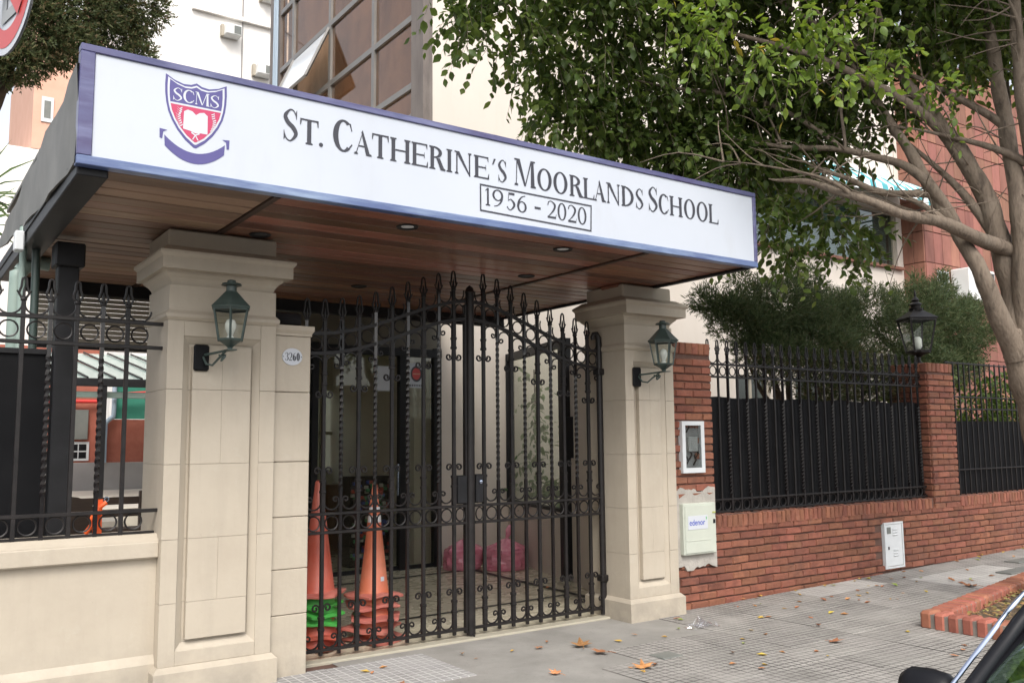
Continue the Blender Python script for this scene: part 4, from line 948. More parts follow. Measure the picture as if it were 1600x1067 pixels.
part('door_handle', MB().tube([(5.46,GYB-.07,.95),(5.46,GYB-.07,1.35)], .014, 8), chrome, gf, 40)
st = thing('alarm_sticker', 'white notice with a red round emblem on the entrance glass', 'sticker', (5.755,GYB-.05,2.49))
part('sheet', MB().box(5.64,GYB-.012,2.33,5.865,GYB-.008,2.66), crestwhite, st)
q = MB(); q.flat([(5.7525+.085*cos(2*pi*i/24),2.515+.105*sin(2*pi*i/24)) for i in range(24)], GYB-.0125); part('emblem_ring', q, navy, st)
q = MB(); q.flat([(5.7525+.062*cos(2*pi*i/24),2.515+.078*sin(2*pi*i/24)) for i in range(24)], GYB-.013); part('emblem_disc', q, signred, st)
q = MB(); q.flat([(5.70,2.505),(5.805,2.505),(5.805,2.522),(5.70,2.522)], GYB-.0135); part('emblem_band', q, M('sticker_text', (.62,.30,.22)), st)
q = MB()
for i in range(7): q.flat([(5.66+.027*i,2.35),(5.66+.027*i+.016,2.35),(5.66+.027*i+.016,2.375),(5.66+.027*i,2.375)], GYB-.0125)
part('lettering', q, navy, st)
st = thing('paper_notice', 'plain white paper stuck on the entrance door glass left of the frame post', 'notice', (5.3,GYB-.01,2.4)); part('sheet', MB().box(5.14,GYB-.012,2.28,5.42,GYB-.009,2.60), crestwhite, st)
# lobby behind the glass
lob = thing('lobby_room', 'dim olive walled lobby behind the entrance glass', 'room', (4.5,12,0))
LX = 8.0
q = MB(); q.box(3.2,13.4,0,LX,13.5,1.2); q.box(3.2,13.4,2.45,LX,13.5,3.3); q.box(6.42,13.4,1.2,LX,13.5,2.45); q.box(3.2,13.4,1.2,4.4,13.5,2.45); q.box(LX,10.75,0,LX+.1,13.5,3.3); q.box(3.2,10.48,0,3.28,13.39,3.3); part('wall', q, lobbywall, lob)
q = MB(); q.box(5.66,13.38,1.2,5.74,13.46,2.45); q.box(4.4,13.38,1.75,6.42,13.46,1.80); part('added_window_bar', q, lobbywall, lob)  # rear window added to light the lobby and stand in for a reflection
part('added_window_pane', MB().flat([(4.4,1.2),(6.42,1.2),(6.42,2.45),(4.4,2.45)], 13.47), winglass, lob)
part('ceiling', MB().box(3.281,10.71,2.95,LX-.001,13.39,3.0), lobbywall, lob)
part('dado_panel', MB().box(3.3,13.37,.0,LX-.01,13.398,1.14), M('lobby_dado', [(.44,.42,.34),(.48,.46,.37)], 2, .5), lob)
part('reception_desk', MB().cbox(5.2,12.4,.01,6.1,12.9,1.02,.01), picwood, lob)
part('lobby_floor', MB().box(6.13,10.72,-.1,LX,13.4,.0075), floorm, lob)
pc = thing('framed_picture', 'pale picture in a wide brown wooden frame on the lobby wall', 'picture', (6.9,13.3,1.3))
q = MB(); x0,x1,z0,z1,y = 6.46,7.32,1.26,2.31,13.34
q.box(x0,y,z0,x0+.075,y+.05,z1); q.box(x1-.075,y,z0,x1,y+.05,z1); q.box(x0+.075,y+.001,z0,x1-.075,y+.05,z0+.075); q.box(x0+.075,y+.001,z1-.075,x1-.075,y+.05,z1); part('frame', q, picwood, pc)
part('print', MB().box(x0+.075,y+.02,z0+.075,x1-.075,y+.03,z1-.075), picglass, pc)
mc = thing('mosaic_column', 'small multicoloured display of blue, green and red pieces behind the cones', 'display', (5.25,10.95,0))
for i in range(220):
    px = 5.10+rnd.uniform(0,.55); pz = rnd.uniform(.08,1.15); py = 10.95-rnd.uniform(0,.03)
    if i < 150: o = part('piece', MB().cbox(px-.025,py-.02,pz-.022,px+.025,py+.02,pz+.022,.006), rnd.choice(mosaics), mc)
part('core', MB().box(5.08,10.97,.01,5.67,11.2,1.18), carblack, mc)

# ------------------------------------------------------------------ traffic cones
def cone_body(r0, r1, h, n=20): return [(r0+.012,0),(r0,.02),(r0-(r0-r1)*.5,h*.5),(r1,h),(r1*.6,h+.012)]
def cone_base(cx, cy, z, w, seed, th=.028):
    R = random.Random(seed); b = MB(); n = 32; vs = []; fs = []
    for lev, (k, zz) in enumerate(((.94,0),(1.0,.006),(1.0,th*.8),(.95,th),(.42,th+.012))):
        for i in range(n):
            a = 2*pi*i/n; sq = 1/max(abs(cos(a)), abs(sin(a)))**.82; q_ = w*.5*sq*k*(1+.02*sin(3*a+seed)); wv = .012*sin(2*a+seed*1.7)*k**3+.006*sin(5*a+seed)
            vs.append((cx+q_*cos(a+seed*.35), cy+q_*sin(a+seed*.35), z+zz+wv*(.3+.7*k)))
    for l in range(4):
        for i in range(n): i2 = (i+1) % n; fs.append((l*n+i,l*n+i2,(l+1)*n+i2,(l+1)*n+i))
    fs.append(tuple(range(n))[::-1]); fs.append(tuple(range(4*n,5*n)))
    return b.add(vs, fs)
def cone(cx, cy, z, h, label, bodym, basem, bw_=.36, r0=.135, r1=.028, collars=(), seed=1, group=None, sticker=False):
    t = thing('traffic_cone', label, 'traffic cone', (cx,cy,z), group=group)
    part('base', cone_base(cx,cy,z,bw_,seed), basem, t, 40)
    part('body', MB().lathe([(r,zz+.03) for r, zz in cone_body(r0,r1,h)], 24, (cx,cy,z)), bodym, t, 50)
    for (z0,z1) in collars:
        q_ = lambda zz: r0-(r0-r1)*((zz-.03)/h)+.003
        part('collar', MB().lathe([(q_(z0),z0),(q_(z1),z1)], 24, (cx,cy,z), capb=False, capt=False), refl, t, 50)
    if sticker:
        part('sticker', MB().add([(cx+.005,cy-.112,z+.13),(cx+.04,cy-.104,z+.13),(cx+.04,cy-.101,z+.165),(cx+.005,cy-.109,z+.165)], [(0,1,2,3)]), crestwhite, t)
    return t
gname = 'stacked traffic cones behind the gate'
c2 = (3.42,6.90)
for i, z in enumerate((.01,.10,.19,.28,.365)):
    cone(c2[0]+[.02,-.02,.015,-.01,.0][i], c2[1]+[0,.01,-.01,.01,0][i], z, .88,
         ['faded red cone base at the very bottom of the right cone stack','faded red cone base second from the ground in the right cone stack','crumpled faded red cone base in the middle of the right cone stack','faded red cone base just under the top cone of the right cone stack','orange traffic cone with two silver bands on top of the right stack'][i],
         orange, conebase, .42-.012*i, .118, .02, ((.60,.655),(.685,.725)) if i == 4 else (), seed=i+1, group=gname, sticker=(i == 4))
c1 = (2.93,6.93)
for i, z in enumerate((.01,.09,.20,.265,.33,.42)):
    lab = ['red orange cone base standing on the floor beside the left pillar','red cone base under the green ones beside the left pillar','lowest green cone base beside the left pillar','middle green cone base beside the left pillar','topmost green cone base beside the left pillar','tall plain red cone on top of the stack beside the left pillar'][i]
    cone(c1[0]+[.0,.02,-.01,.01,0,.005][i], c1[1], z, .86, lab, redor if i in (0,1,5) else greencone, redor if i in (0,1) else (greencone if i < 5 else conebase), .38 if i < 2 else (.33 if i < 5 else .40), .135, .028, seed=i+11, group=gname)

# pink bags
def bag(cx, cy, rx, ry, h, label, seed, knot):
    t = thing('rubbish_bag', label, 'bag', (cx,cy,.01), group='pink rubbish bags in the porch'); R = np.random.default_rng(seed)
    n, m_ = 36, 20; ph = R.uniform(0,6,(8,)); vs = []; fs = []
    for j in range(m_+1):
        v = j/m_; z = h*v; pr = (1-(2*v-.78)**4*.28)*(1-max(0,v-.72)**1.0*2.4) if v < .98 else .12
        pr = max(pr,.10)
        for i in range(n):
            a = 2*pi*i/n; k = 1+.05*sin(3*a+ph[0]+4*v)+.045*sin(7*a+ph[1]+9*v)+.03*sin(13*a+ph[2]-7*v)+.03*R.standard_normal()*.7
            vs.append((cx+rx*pr*k*cos(a), cy+ry*pr*k*sin(a), .012+z*(1+.03*sin(5*a+ph[3]))))
    for j in range(m_):
        for i in range(n): i2 = (i+1) % n; fs.append((j*n+i,j*n+i2,(j+1)*n+i2,(j+1)*n+i))
    fs.append(tuple(range(n))[::-1]); fs.append(tuple(range(m_*n,(m_+1)*n)))
    part('body', MB().add(vs, fs), pinkbag, t, 25)
    kx, kz = knot; b = MB(); vs = []; fs = []; n = 12
    for j, (d, r_) in enumerate(((0,.04),(.03,.022),(.06,.03),(.12,.055),(.17,.05),(.19,.02))):
        for i in range(n):
            a = 2*pi*i/n; k = r_*(1+.25*R.standard_normal()*.5); vs.append((cx+kx*d/.19+k*cos(a), cy+.45*k*sin(a), h*.985+kz*d/.19+k*.2*sin(3*a)))
    for j in range(5):
        for i in range(n): i2 = (i+1) % n; fs.append((j*n+i,j*n+i2,(j+1)*n+i2,(j+1)*n+i))
    fs.append(tuple(range(5*n,6*n))); part('tied_top', b.add(vs, fs), pinkbag, t, 25)
bag(6.20,9.98,.26,.22,.36,'pink plastic rubbish bag slumped behind the gate meeting post',3,(.10,.13))
bag(6.62,9.62,.29,.24,.37,'pink plastic rubbish bag with a tied top, right of the gate meeting post',5,(.09,.20))

# clear plastic wrapper on the pavement
R = np.random.default_rng(4); n = 9; vs = []; fs = []
for i in range(n):
    for j in range(n):
        vs.append((5.95+.30*(i/(n-1)-.5)+.03*R.standard_normal()*.5, 5.66+.16*(j/(n-1)-.5)+.02*R.standard_normal()*.5, .006+.05*abs(R.standard_normal())*max(0,1-2*abs(i/(n-1)-.5))))
for i in range(n-1):
    for j in range(n-1): a = i*n+j; fs.append((a,a+n,a+n+1,a+1))
solo('plastic_wrapper', MB().add(vs, fs), [GLASS('wrapper_film',(.93,.93,.95),1.5,.15,.12)], 'crumpled clear plastic wrapper on the pavement in front of the right pillar', 'wrapper', (5.95,5.66,.0))

# ------------------------------------------------------------------ left side behind the fence
t = thing('sheet_gate', 'solid black sheet metal gate panel behind the left fence', 'gate', (0,6.93,0))
part('panel', MB().box(-1.6,6.98,.02,.953,7.02,2.25), blackp, t); part('panel', MB().box(1.092,6.98,.02,1.105,7.02,2.25), blackp, t); part('top_rail', MB().cbox(-1.6,6.96,2.2505,.953,7.04,2.29,.004), steel, t)
def pipe(label, pts, r_, mt, cat='pipe'): return solo('drain_pipe', MB().tube(cat_rom(pts,5), r_, 12), mt, label, cat, pts[0], 50)
pipe('thick pale green drain pipe bending behind the left fence', [(.80,7.75,1.0),(.80,7.75,2.75),(.82,7.75,2.95),(.92,7.75,3.03),(1.02,7.75,3.03)], .055, plum)
pipe('thin green conduit pipe rising to the junction box under the canopy', [(.775,7.2,1.0),(.775,7.2,3.0),(.76,7.15,3.12)], .024, plum)
pipe('thin dark green conduit pipe close to the black canopy column', [(.86,7.2,1.0),(.86,7.2,2.9),(.83,7.12,3.06)], .028, lampgreen)
t = thing('junction_box', 'small white junction box at the top of the conduits under the canopy edge', 'box', (.72,7.05,3.0)); part('cover', MB().cbox(.70,7.02,2.98,.76,7.12,3.12,.008), whitepaint, t)
t = thing('slatted_blind', 'pale horizontally slatted panel hanging behind the left fence', 'panel', (1.6,9.0,2.6))
for i in range(11): inst('slat', MB().cbox(-.65,-.01,-.02,.65,.01,.018,.003).mesh('slat', slatm), t, (1.75,9.0,2.58+.042*i), (.2,0,0))
part('bottom_bar', MB().cbox(1.08,8.97,2.50,2.42,9.03,2.55,.005), steel, t)
# courtyard building and canopy
cb = thing('courtyard_building', 'red brick building with a green panel at the end of the courtyard', 'building', (4,20.2,0)); CY = 20.0
part('brick_wall', MB().box(-1,CY,1.28,3.68,CY+.3,3.6), farbrick, cb); part('brick_wall', MB().box(3.68,CY-.5,1.28,7,CY+.3,2.14), farbrick, cb)
part('plinth', MB().box(-1,CY-.06,.0,3.68,CY,1.279), greyrender, cb); part('plinth', MB().box(3.68,CY-.56,.0,7,CY-.5,1.279), greyrender, cb)
part('green_panel', MB().box(3.85,CY-.5,2.15,7,CY-.4,2.98), greenpan, cb)
part('upper_wall', MB().box(-1,CY+.31,3.6,7,CY+.5,7), whitefar, cb)
q = MB(); x0, x1, z0, z1 = 3.1,3.5,1.32,1.70
w_ = part('window', MB().box(x0,CY-.03,z0,x1,CY-.005,z1), whitepaint, cb)
for i in range(2):
    for j in range(2): part('pane', MB().box(x0+.05+i*.16,CY-.034,z0+.045+j*.155,x0+.19+i*.16,CY-.031,z0+.175+j*.155), carblack, w_)
t = solo('notice_board', MB().cbox(3.0,CY-.09,1.74,3.46,CY-.065,2.34,.01), board, 'dark grey notice board on the courtyard brick wall', 'board', (3.2,CY-.08,1.74))
t = solo('drain_pipe', MB().tube(cat_rom([(3.83,CY-.6,2.98),(3.83,CY-.6,2.25),(3.80,CY-.6,2.18),(3.70,CY-.6,2.08),(3.68,CY-.6,1.95),(3.68,CY-.6,1.28)],4), .045, 10), bluepipe, 'pale blue drain pipe on the corner of the courtyard brick wall', 'pipe', (3.7,CY-.6,1.28), 50)
solo('red_pipe', MB().tube([(2.4,CY-.15,2.50),(3.66,CY-.15,2.51)], .038, 10).tube([(3.66,CY-.75,2.62),(6.5,CY-.75,2.86)], .03, 10), redpipe, 'bright red pipe running along the courtyard brick wall', 'pipe', (3.5,CY-.2,2.5), 50)
gc = thing('glass_canopy', 'pale green glass roof on dark bars over the courtyard', 'canopy', (3,17,2.7))
for i in range(10):
    x0 = 1.9+i*.42
    part('glass_panel', MB().add([(x0+.01,16.0,2.72),(x0+.41,16.0,2.72),(x0+.41-.5,18.5,3.35),(x0+.01-.5,18.5,3.35)], [(0,1,2,3)]), grnglass, gc)
    part('glazing_bar', MB().tube([(x0,15.98,2.73),(x0-.5,18.5,3.37)], .018, 4), steel, gc)
part('gutter', MB().cbox(1.2,15.85,2.58,7,15.98,2.71,.01), steel, gc); part('beam', MB().cbox(1.2,15.99,2.40,7,16.1,2.50,.01), plum, gc)
part('post', MB().cbox(2.90,15.86,.76,3.02,15.97,2.58,.01), steel, gc)
struct('courtyard_terrace', MB().box(-1,11.3,-.1,2.4,19.4,.75).box(2.41,13.6,-.1,8,19.4,.745), terrace)
def bench(x, y, zb, label):
    t = thing('wooden_bench', label, 'bench', (x,y,zb), group='dark benches in the courtyard')
    for k in range(3): part('seat_slat', MB().cbox(x,y+.1+k*.11,zb+.42,x+1.1,y+.19+k*.11,zb+.45,.006), benchwood, t)
    for k in range(2): part('back_slat', MB().cbox(x,y+.44,zb+.55+k*.13,x+1.1,y+.47,zb+.63+k*.13,.006), benchwood, t)
    for a in (x+.04,x+1.0):
        for b in (y+.1,y+.42): part('leg', MB().cbox(a,b,zb,a+.06,b+.05,zb+(.42 if b < y+.3 else .82),.006), benchwood, t)
bench(1.35,10.0,.31,'dark wooden bench nearest the left fence, half behind the pillar'); bench(.75,11.4,.75,'dark wooden bench further back on the courtyard terrace')
struct('courtyard_floor', MB().box(-1,7.05,-.1,2.41,11.29,.3), terrace)
t = thing('round_chair', 'black round backed chair just behind the left fence', 'chair', (1.35,8.3,.3))
part('backrest', MB().prism([(1.33+.22*cos(a),.98+.22*sin(a)) for a in [pi*k/12 for k in range(13)]]+[(1.11,.80),(1.55,.80)], 8.3, 8.34), benchwood, t)
part('seat', MB().cbox(1.10,7.92,.72,1.56,8.3,.78,.02), benchwood, t)
for a in (1.12,1.5):
    for b in (7.95,8.24): part('leg', MB().cbox(a,b,.3,a+.04,b+.04,.72,.005), benchwood, t)
t = thing('orange_strap', 'bright orange webbing strap hanging on the left fence bars', 'strap', (1.15,6.45,1.05))
q = MB(); q.box(1.185,6.44,1.05,1.225,6.452,1.27); part('band', q, M('orange_webbing', (.85,.12,.02), rough=.6), t)
R = random.Random(3); pts = [(1.245,6.43,1.25)]+[(1.225-.011*i+R.uniform(-.012,.012), 6.43+R.uniform(-.01,.01), 1.24-.02*i) for i in range(1,10)]
part('loop', MB().tube(cat_rom(pts,3), .016, 6), bpy.data.materials['orange_webbing'], t, 40)
part('buckle', MB().tube([(1.245+.014*cos(a),6.43,1.27+.014*sin(a)) for a in [2*pi*k/10 for k in range(11)]], .004, 5), chrome, t)

# ------------------------------------------------------------------ school building behind
BY = 10.4
sb = thing('school_building', 'tall cream rendered school building behind the canopy and trees', 'building', (10,12,0))
def wallx(b, x0, x1, z0, z1, holes):
    """front wall with rectangular openings"""
    xs = sorted({x0,x1}|{h[0] for h in holes}|{h[2] for h in holes}); zs = sorted({z0,z1}|{h[1] for h in holes}|{h[3] for h in holes})
    for i in range(len(xs)-1):
        for j in range(len(zs)-1):
            cx_, cz_ = (xs[i]+xs[i+1])/2, (zs[j]+zs[j+1])/2
            if any(h[0] < cx_ < h[2] and h[1] < cz_ < h[3] for h in holes): continue
            b.box(xs[i],BY,zs[j],xs[i+1],BY+.3,zs[j+1])
    return b
wins = [(12.3,5.10,17.05,6.25),(11.95,2.15,12.85,2.72),(13.55,2.15,14.5,2.72)]
part('front_wall', wallx(MB(), 6.30, 17.3, 0, 13, wins), cream2, sb)
part('front_wall', MB().box(5.99,BY,3.37,6.2995,BY+.3,13), cream2, sb)
part('front_wall', MB().box(6.125,BY,0,6.2995,BY+.3,3.3695), cream2, sb)
part('window_sill', MB().box(12.2,BY-.09,5.04,17.15,BY+.02,5.098), tilem, sb)
def window(x0, z0, x1, z1, nx, fw=.05):
    w_ = part('window', MB().box(x0,BY+.06,z0,x1,BY+.14,z0+fw).box(x0,BY+.06,z1-fw,x1,BY+.14,z1).box(x0,BY+.061,z0+fw,x0+fw,BY+.14,z1-fw).box(x1-fw,BY+.061,z0+fw,x1,BY+.14,z1-fw), slatm, sb)
    for i in range(1, nx): part('mullion', MB().box(x0+(x1-x0)*i/nx-.03,BY+.062,z0+fw,x0+(x1-x0)*i/nx+.03,BY+.138,z1-fw), slatm, w_)
    for i in range(nx): part('pane', MB().box(x0+(x1-x0)*i/nx+.03,BY+.095,z0+fw,x0+(x1-x0)*(i+1)/nx-.03,BY+.1,z1-fw), winglass, w_)
    for i in range(nx):
        for k in range(24 if nx > 2 else 8):
            pass
window(*wins[0], 4); window(*wins[1], 2); window(*wins[2], 2)
q = MB()
for k in range(28): z = 5.14+.04*k; q.box(12.4,BY+.20,z,16.98,BY+.225,z+.026)
part('blind', q, acw, sb)
q = MB(); q.box(12,BY+.31,2,17.2,BY+.35,7); part('room_backing', q, carblack, sb)
# wall to the left with the brown window strip (faces the courtyard)
wx = 5.885
lws = part('window_wall', MB().box(wx,10.71,0,wx+.25,16.4,6.15), cream2, sb)
part('corner_post', MB().box(wx-.045,10.39,3.4,wx+.104,10.73,13), mullion, sb); part('corner_post', MB().box(wx-.03,15.95,5.5,wx+.1,16.5,13), mullion, sb)
for y in (11.98,13.62,15.3): part('vertical_mullion', MB().box(wx-.03,y-.045,6.15,wx+.06,y+.045,13), aluframe, sb)
for z in (6.15,6.60,7.60,8.65,9.8): part('transom', MB().box(wx-.026,10.731,z-.045,wx+.056,15.949,z+.045), aluframe, sb)
ys = [10.73,11.98,13.62,15.3,15.95]; zs = [6.15,6.60,7.60,8.65,9.8,12]
for i in range(4):
    for j in range(5):
        if i == 2 and j == 2: continue
        part('pane', MB().box(wx+.01,ys[i]+.045,zs[j]+.045,wx+.016,ys[i+1]-.045,zs[j+1]-.045), bronzeglass, sb)
q = MB().add([(wx-.02,13.66,8.60),(wx-.02,15.26,8.60),(wx-.42,15.26,7.68),(wx-.42,13.66,7.68)], [(0,1,2,3)]).add([(wx-.01,13.66,8.60),(wx-.01,15.26,8.60),(wx-.41,15.26,7.68),(wx-.41,13.66,7.68)], [(3,2,1,0)])
part('open_sash', q, M('open_sash_glass', (.62,.65,.68), rough=.1), sb)
q = MB(); q.tube([(wx-.43,13.66,7.67),(wx-.02,13.66,8.6)], .03, 4); q.tube([(wx-.43,15.26,7.67),(wx-.02,15.26,8.6)], .03, 4); q.tube([(wx-.43,13.66,7.67),(wx-.43,15.26,7.67)], .03, 4); part('sash_frame', q, aluframe, sb)
q = MB(); q.box(wx+.30,10.75,6.0,wx+.35,16.4,13); part('inner_wall', q, M('inner_curtain', [(.30,.24,.19),(.50,.42,.34),(.36,.29,.23)], 1.2, .8, stretch=(1,1,.5)), sb)
q = MB()
for k, y in enumerate((16.05,16.12,16.2)): q.tube([(wx-.06,y,5.5),(wx-.05,y+.01*k,9),(wx-.06,y,13)], .02, 6)
part('wall_cable', q, bluepipe, sb, 50)
# awning
aw = thing('striped_awning', 'teal and white striped awning over the upper school window', 'awning', (15,9.9,6.4))
n = 26; x0, x1 = 12.2, 17.15
for i in range(n):
    a, b = x0+(x1-x0)*i/n, x0+(x1-x0)*(i+1)/n
    q = MB(); pr = [(BY-.02,6.95),(BY-.35,6.80),(BY-.7,6.58),(BY-.98,6.33),(BY-1.0,6.22),(BY-1.0,6.12+.015*(i % 2))]
    q.add([(x,y,z) for y, z in pr for x in (a,b)]+[(x,y+.006,z-.006) for y, z in pr for x in (a,b)], [(k*2,k*2+1,k*2+3,k*2+2) for k in range(5)]+[(12+k*2+2,12+k*2+3,12+k*2+1,12+k*2) for k in range(5)])
    part('stripe', q, awnt if i % 2 else awnw, aw)
part('arm', MB().tube([(x1-.1,BY,6.2),(x1-.1,BY-.98,6.2)], .02, 6), aluframe, aw)
# tiled wing
tw_ = thing('tiled_wing', 'wing of the school clad in long red brown wall tiles', 'building', (20,10.5,0)); TY = 9.92; TX = 17.26
part('core', MB().box(TX+.012,TY+.012,0,27,13,9.6), mortar, tw_)
tv = [MB().cbox(-.155,-.008,-.315,.155,.03,.315,.006).mesh('wall_tile', tilem) for _ in range(1)]
for j in range(15):
    for i in range(20):
        z = .33+.645*j
        inst('wall_tile', tv[0], tw_, (TX+.165+.325*i,TY+rnd.uniform(-.004,.004),z), (0,0,rnd.uniform(-.01,.01)))
side = MB()
for j in range(15):
    for i in range(2): side.cbox(TX-.02,TY+.012+.24*i,.33+.645*j-.315,TX+.012,TY+.012+.24*i+.23,.33+.645*j+.315,.006)
part('side_tiles', side, tilem, tw_)
w_ = part('window', MB().box(17.62,TY-.05,4.22,18.02,TY-.015,5.02), whitepaint, tw_)
for i in range(2):
    for j in range(4): part('pane', MB().box(17.655+.175*i,TY-.056,4.26+.185*j,17.81+.175*i,TY-.051,4.42+.185*j), plum, w_)
ac = thing('air_conditioner', 'white air conditioner unit on the red tiled wall behind the lantern', 'air conditioner', (19.6,TY-.3,4.5))
part('case', MB().cbox(18.12,TY-.42,4.40,19.15,TY-.02,5.08,.02), acw, ac); part('grille', MB().lathe([(.30,0),(.30,.01)],20).v and MB().cbox(18.55,TY-.43,4.46,19.1,TY-.421,5.02,.004), acd, ac)
# far buildings on the left
wb = thing('apartment_block', 'pale sunlit apartment block with air conditioners beyond the canopy', 'building', (12,31,0))
part('wall', MB().box(6.4,30,0,22,40,24), whitefar, wb)
part('ledge', MB().box(7.9,29.85,16.28,22,29.998,16.42), whitefar, wb); part('ledge', MB().box(7.9,29.86,19.4,22,29.998,19.55), whitefar, wb)
part('joint_strip', MB().box(9.62,29.97,0,9.66,29.998,24), greyrender, wb)
for k, (x, z, lab) in enumerate(((9.22,15.75,'white box air conditioner under the ledge of the pale apartment block'),(10.55,17.4,'white box air conditioner at the top edge near the brown window post'),(10.35,14.6,'white box air conditioner lowest on the pale apartment block'))):
    t = thing('air_conditioner', lab, 'air conditioner', (x,29.7,z), group='air conditioners on the pale block')
    part('case', MB().cbox(x-.27,29.55,z-.18,x+.27,29.99,z+.18,.02), acw, t); part('grille', MB().box(x+.0,29.54,z-.14,x+.24,29.549,z+.14), board, t); part('sleeve', MB().box(x-.36,29.8,z-.2,x-.271,29.98,z+.21), slatm, t)
ob_ = thing('orange_building', 'orange rendered house end with a small white window beyond the canopy', 'building', (2.5,36,0))
part('wall', MB().box(3.0,36.02,0,6.3,44,12.39), whitefar, ob_); part('upper_wall', MB().box(3.95,36,12.4,6.3,44,17), orangefar, ob_)
w_ = part('window', MB().box(4.22,35.95,13.45,4.62,35.99,14.4), whitepaint, ob_); part('pane', MB().box(4.31,35.94,13.6,4.53,35.949,14.25), board, w_)
t = thing('orange_building', 'taller orange building glimpsed behind the dark conifer', 'building', (6,45,0)); part('wall', MB().box(4.9,46,0,9.6,52,26), orangefar, t); part('window', MB().box(6.2,45.95,22,7,45.99,23.4), whitepaint, t)
def cable(label, a, b, sag):
    pts = [tuple(a[k]+(b[k]-a[k])*i/10-(sag*4*(i/10)*(1-i/10) if k == 2 else 0) for k in range(3)) for i in range(11)]
    solo('overhead_cable', MB().tube(pts, .012, 4), carblack, label, 'cable', a)
cable('thin overhead cable crossing the sky left of the canopy', (-1.5,14,6.0), (5.0,20,5.6), .2)
cable('thin overhead cable running up toward the pale block', (3.2,20,10.9), (8.2,29.8,20.5), .2)

# ------------------------------------------------------------------ foliage
def leaf_mesh(name, P, Dv, Nv, L, Wd, mat):
    """one folded leaf per row: base P, direction Dv, normal Nv, length L, half width Wd"""
    n = len(P); Sv = np.cross(Dv, Nv); Sv /= np.linalg.norm(Sv, axis=1, keepdims=True)+1e-9
    L = L[:,None]; Wd = Wd[:,None]
    v0 = P; a1 = P+Dv*L*.20+Sv*Wd*.72; b1 = P+Dv*L*.20-Sv*Wd*.72; a2 = P+Dv*L*.52+Sv*Wd*.98-Nv*L*.03; b2 = P+Dv*L*.52-Sv*Wd*.98-Nv*L*.03; tip = P+Dv*L-Nv*L*.14; vm = P+Dv*L*.42+Nv*Wd*.30
    V = np.stack([v0,a1,a2,tip,b2,b1,vm],1).reshape(-1,3)
    base = np.arange(n)[:,None]*7
    F = np.concatenate([base+np.array([[k,(k+1)%6,6]]) for k in range(6)],0)
    me = bpy.data.meshes.new(name); me.vertices.add(len(V)); me.vertices.foreach_set('co', V.astype(np.float32).ravel())
    me.loops.add(F.size); me.loops.foreach_set('vertex_index', F.astype(np.int32).ravel()); me.polygons.add(len(F))
    me.polygons.foreach_set('loop_start', np.arange(0,F.size,3,dtype=np.int32)); me.polygons.foreach_set('use_smooth', np.ones(len(F),bool)); me.materials.append(mat); me.update(calc_edges=True); me.validate(); return me
def unit(a): return a/(np.linalg.norm(a,axis=-1,keepdims=True)+1e-9)
def sprigs(blobs, per_area, nl, lsize, shell=.55, droop=.55, spread=.32):
    """leafy twigs scattered through ellipsoid blobs: returns leaf arrays and twig polylines"""
    P=[];Dd=[];Nn=[];LL=[];twigs=[]
    for (x,y,z,rr) in blobs:
        c = np.array((x,y,z)); k = int(per_area*rr**2.2)+3
        for _ in range(k):
            d = unit(rng.standard_normal(3)); rad = rr*(shell+(1-shell)*rng.random())if rng.random() < .7 else rr*rng.random()
            o = c+d*rad*np.array((1.05,1.0,.95)); out = unit(d*.8+rng.standard_normal(3)*.5+np.array((0,0,-droop)))
            ln = spread*(.6+.8*rng.random()); m_ = nl; pts=[]
            for i in range(m_):
                s = i/m_; p = o+out*ln*s+np.array((0,0,-.5*ln*s*s)); pts.append(p)
                side = unit(np.cross(out,rng.standard_normal(3))); dl = unit(out*.45+side*.75+np.array((0,0,-.75*rng.random())))
                P.append(p); Dd.append(dl); nn = np.array((0,0,1.))+rng.standard_normal(3)*.45; Nn.append(unit(nn-dl*np.dot(nn,dl))); LL.append(lsize*(.7+.6*rng.random()))
            twigs.append(pts)
    return np.array(P),np.array(Dd),np.array(Nn),np.array(LL),twigs
def twig_mesh(name, twigs, rr, mat):
    b = MB()
    for t in twigs:
        a, c, d = t[0], t[len(t)//2], t[-1]; vs = []
        for p, q_ in ((a,rr),(c,rr*.7),(d,rr*.3)):
            for k in range(3): vs.append((p[0]+q_*cos(k*2.09), p[1]+q_*sin(k*2.09), p[2]+q_*.5*cos(k*2.09)))
        b.add(vs, [(i*3+k,i*3+(k+1)%3,i*3+3+(k+1)%3,i*3+3+k) for i in range(2) for k in range(3)])
    return b
def link(name, me, parent, kind=None, label=None):
    o = bpy.data.objects.new(name, me); COL.objects.link(o); o.parent = parent; o.location = -WL[parent.name]
    if kind: o['kind'] = kind
    if label: o['label'] = label
    WL[o.name] = Vector((0,0,0)); return o

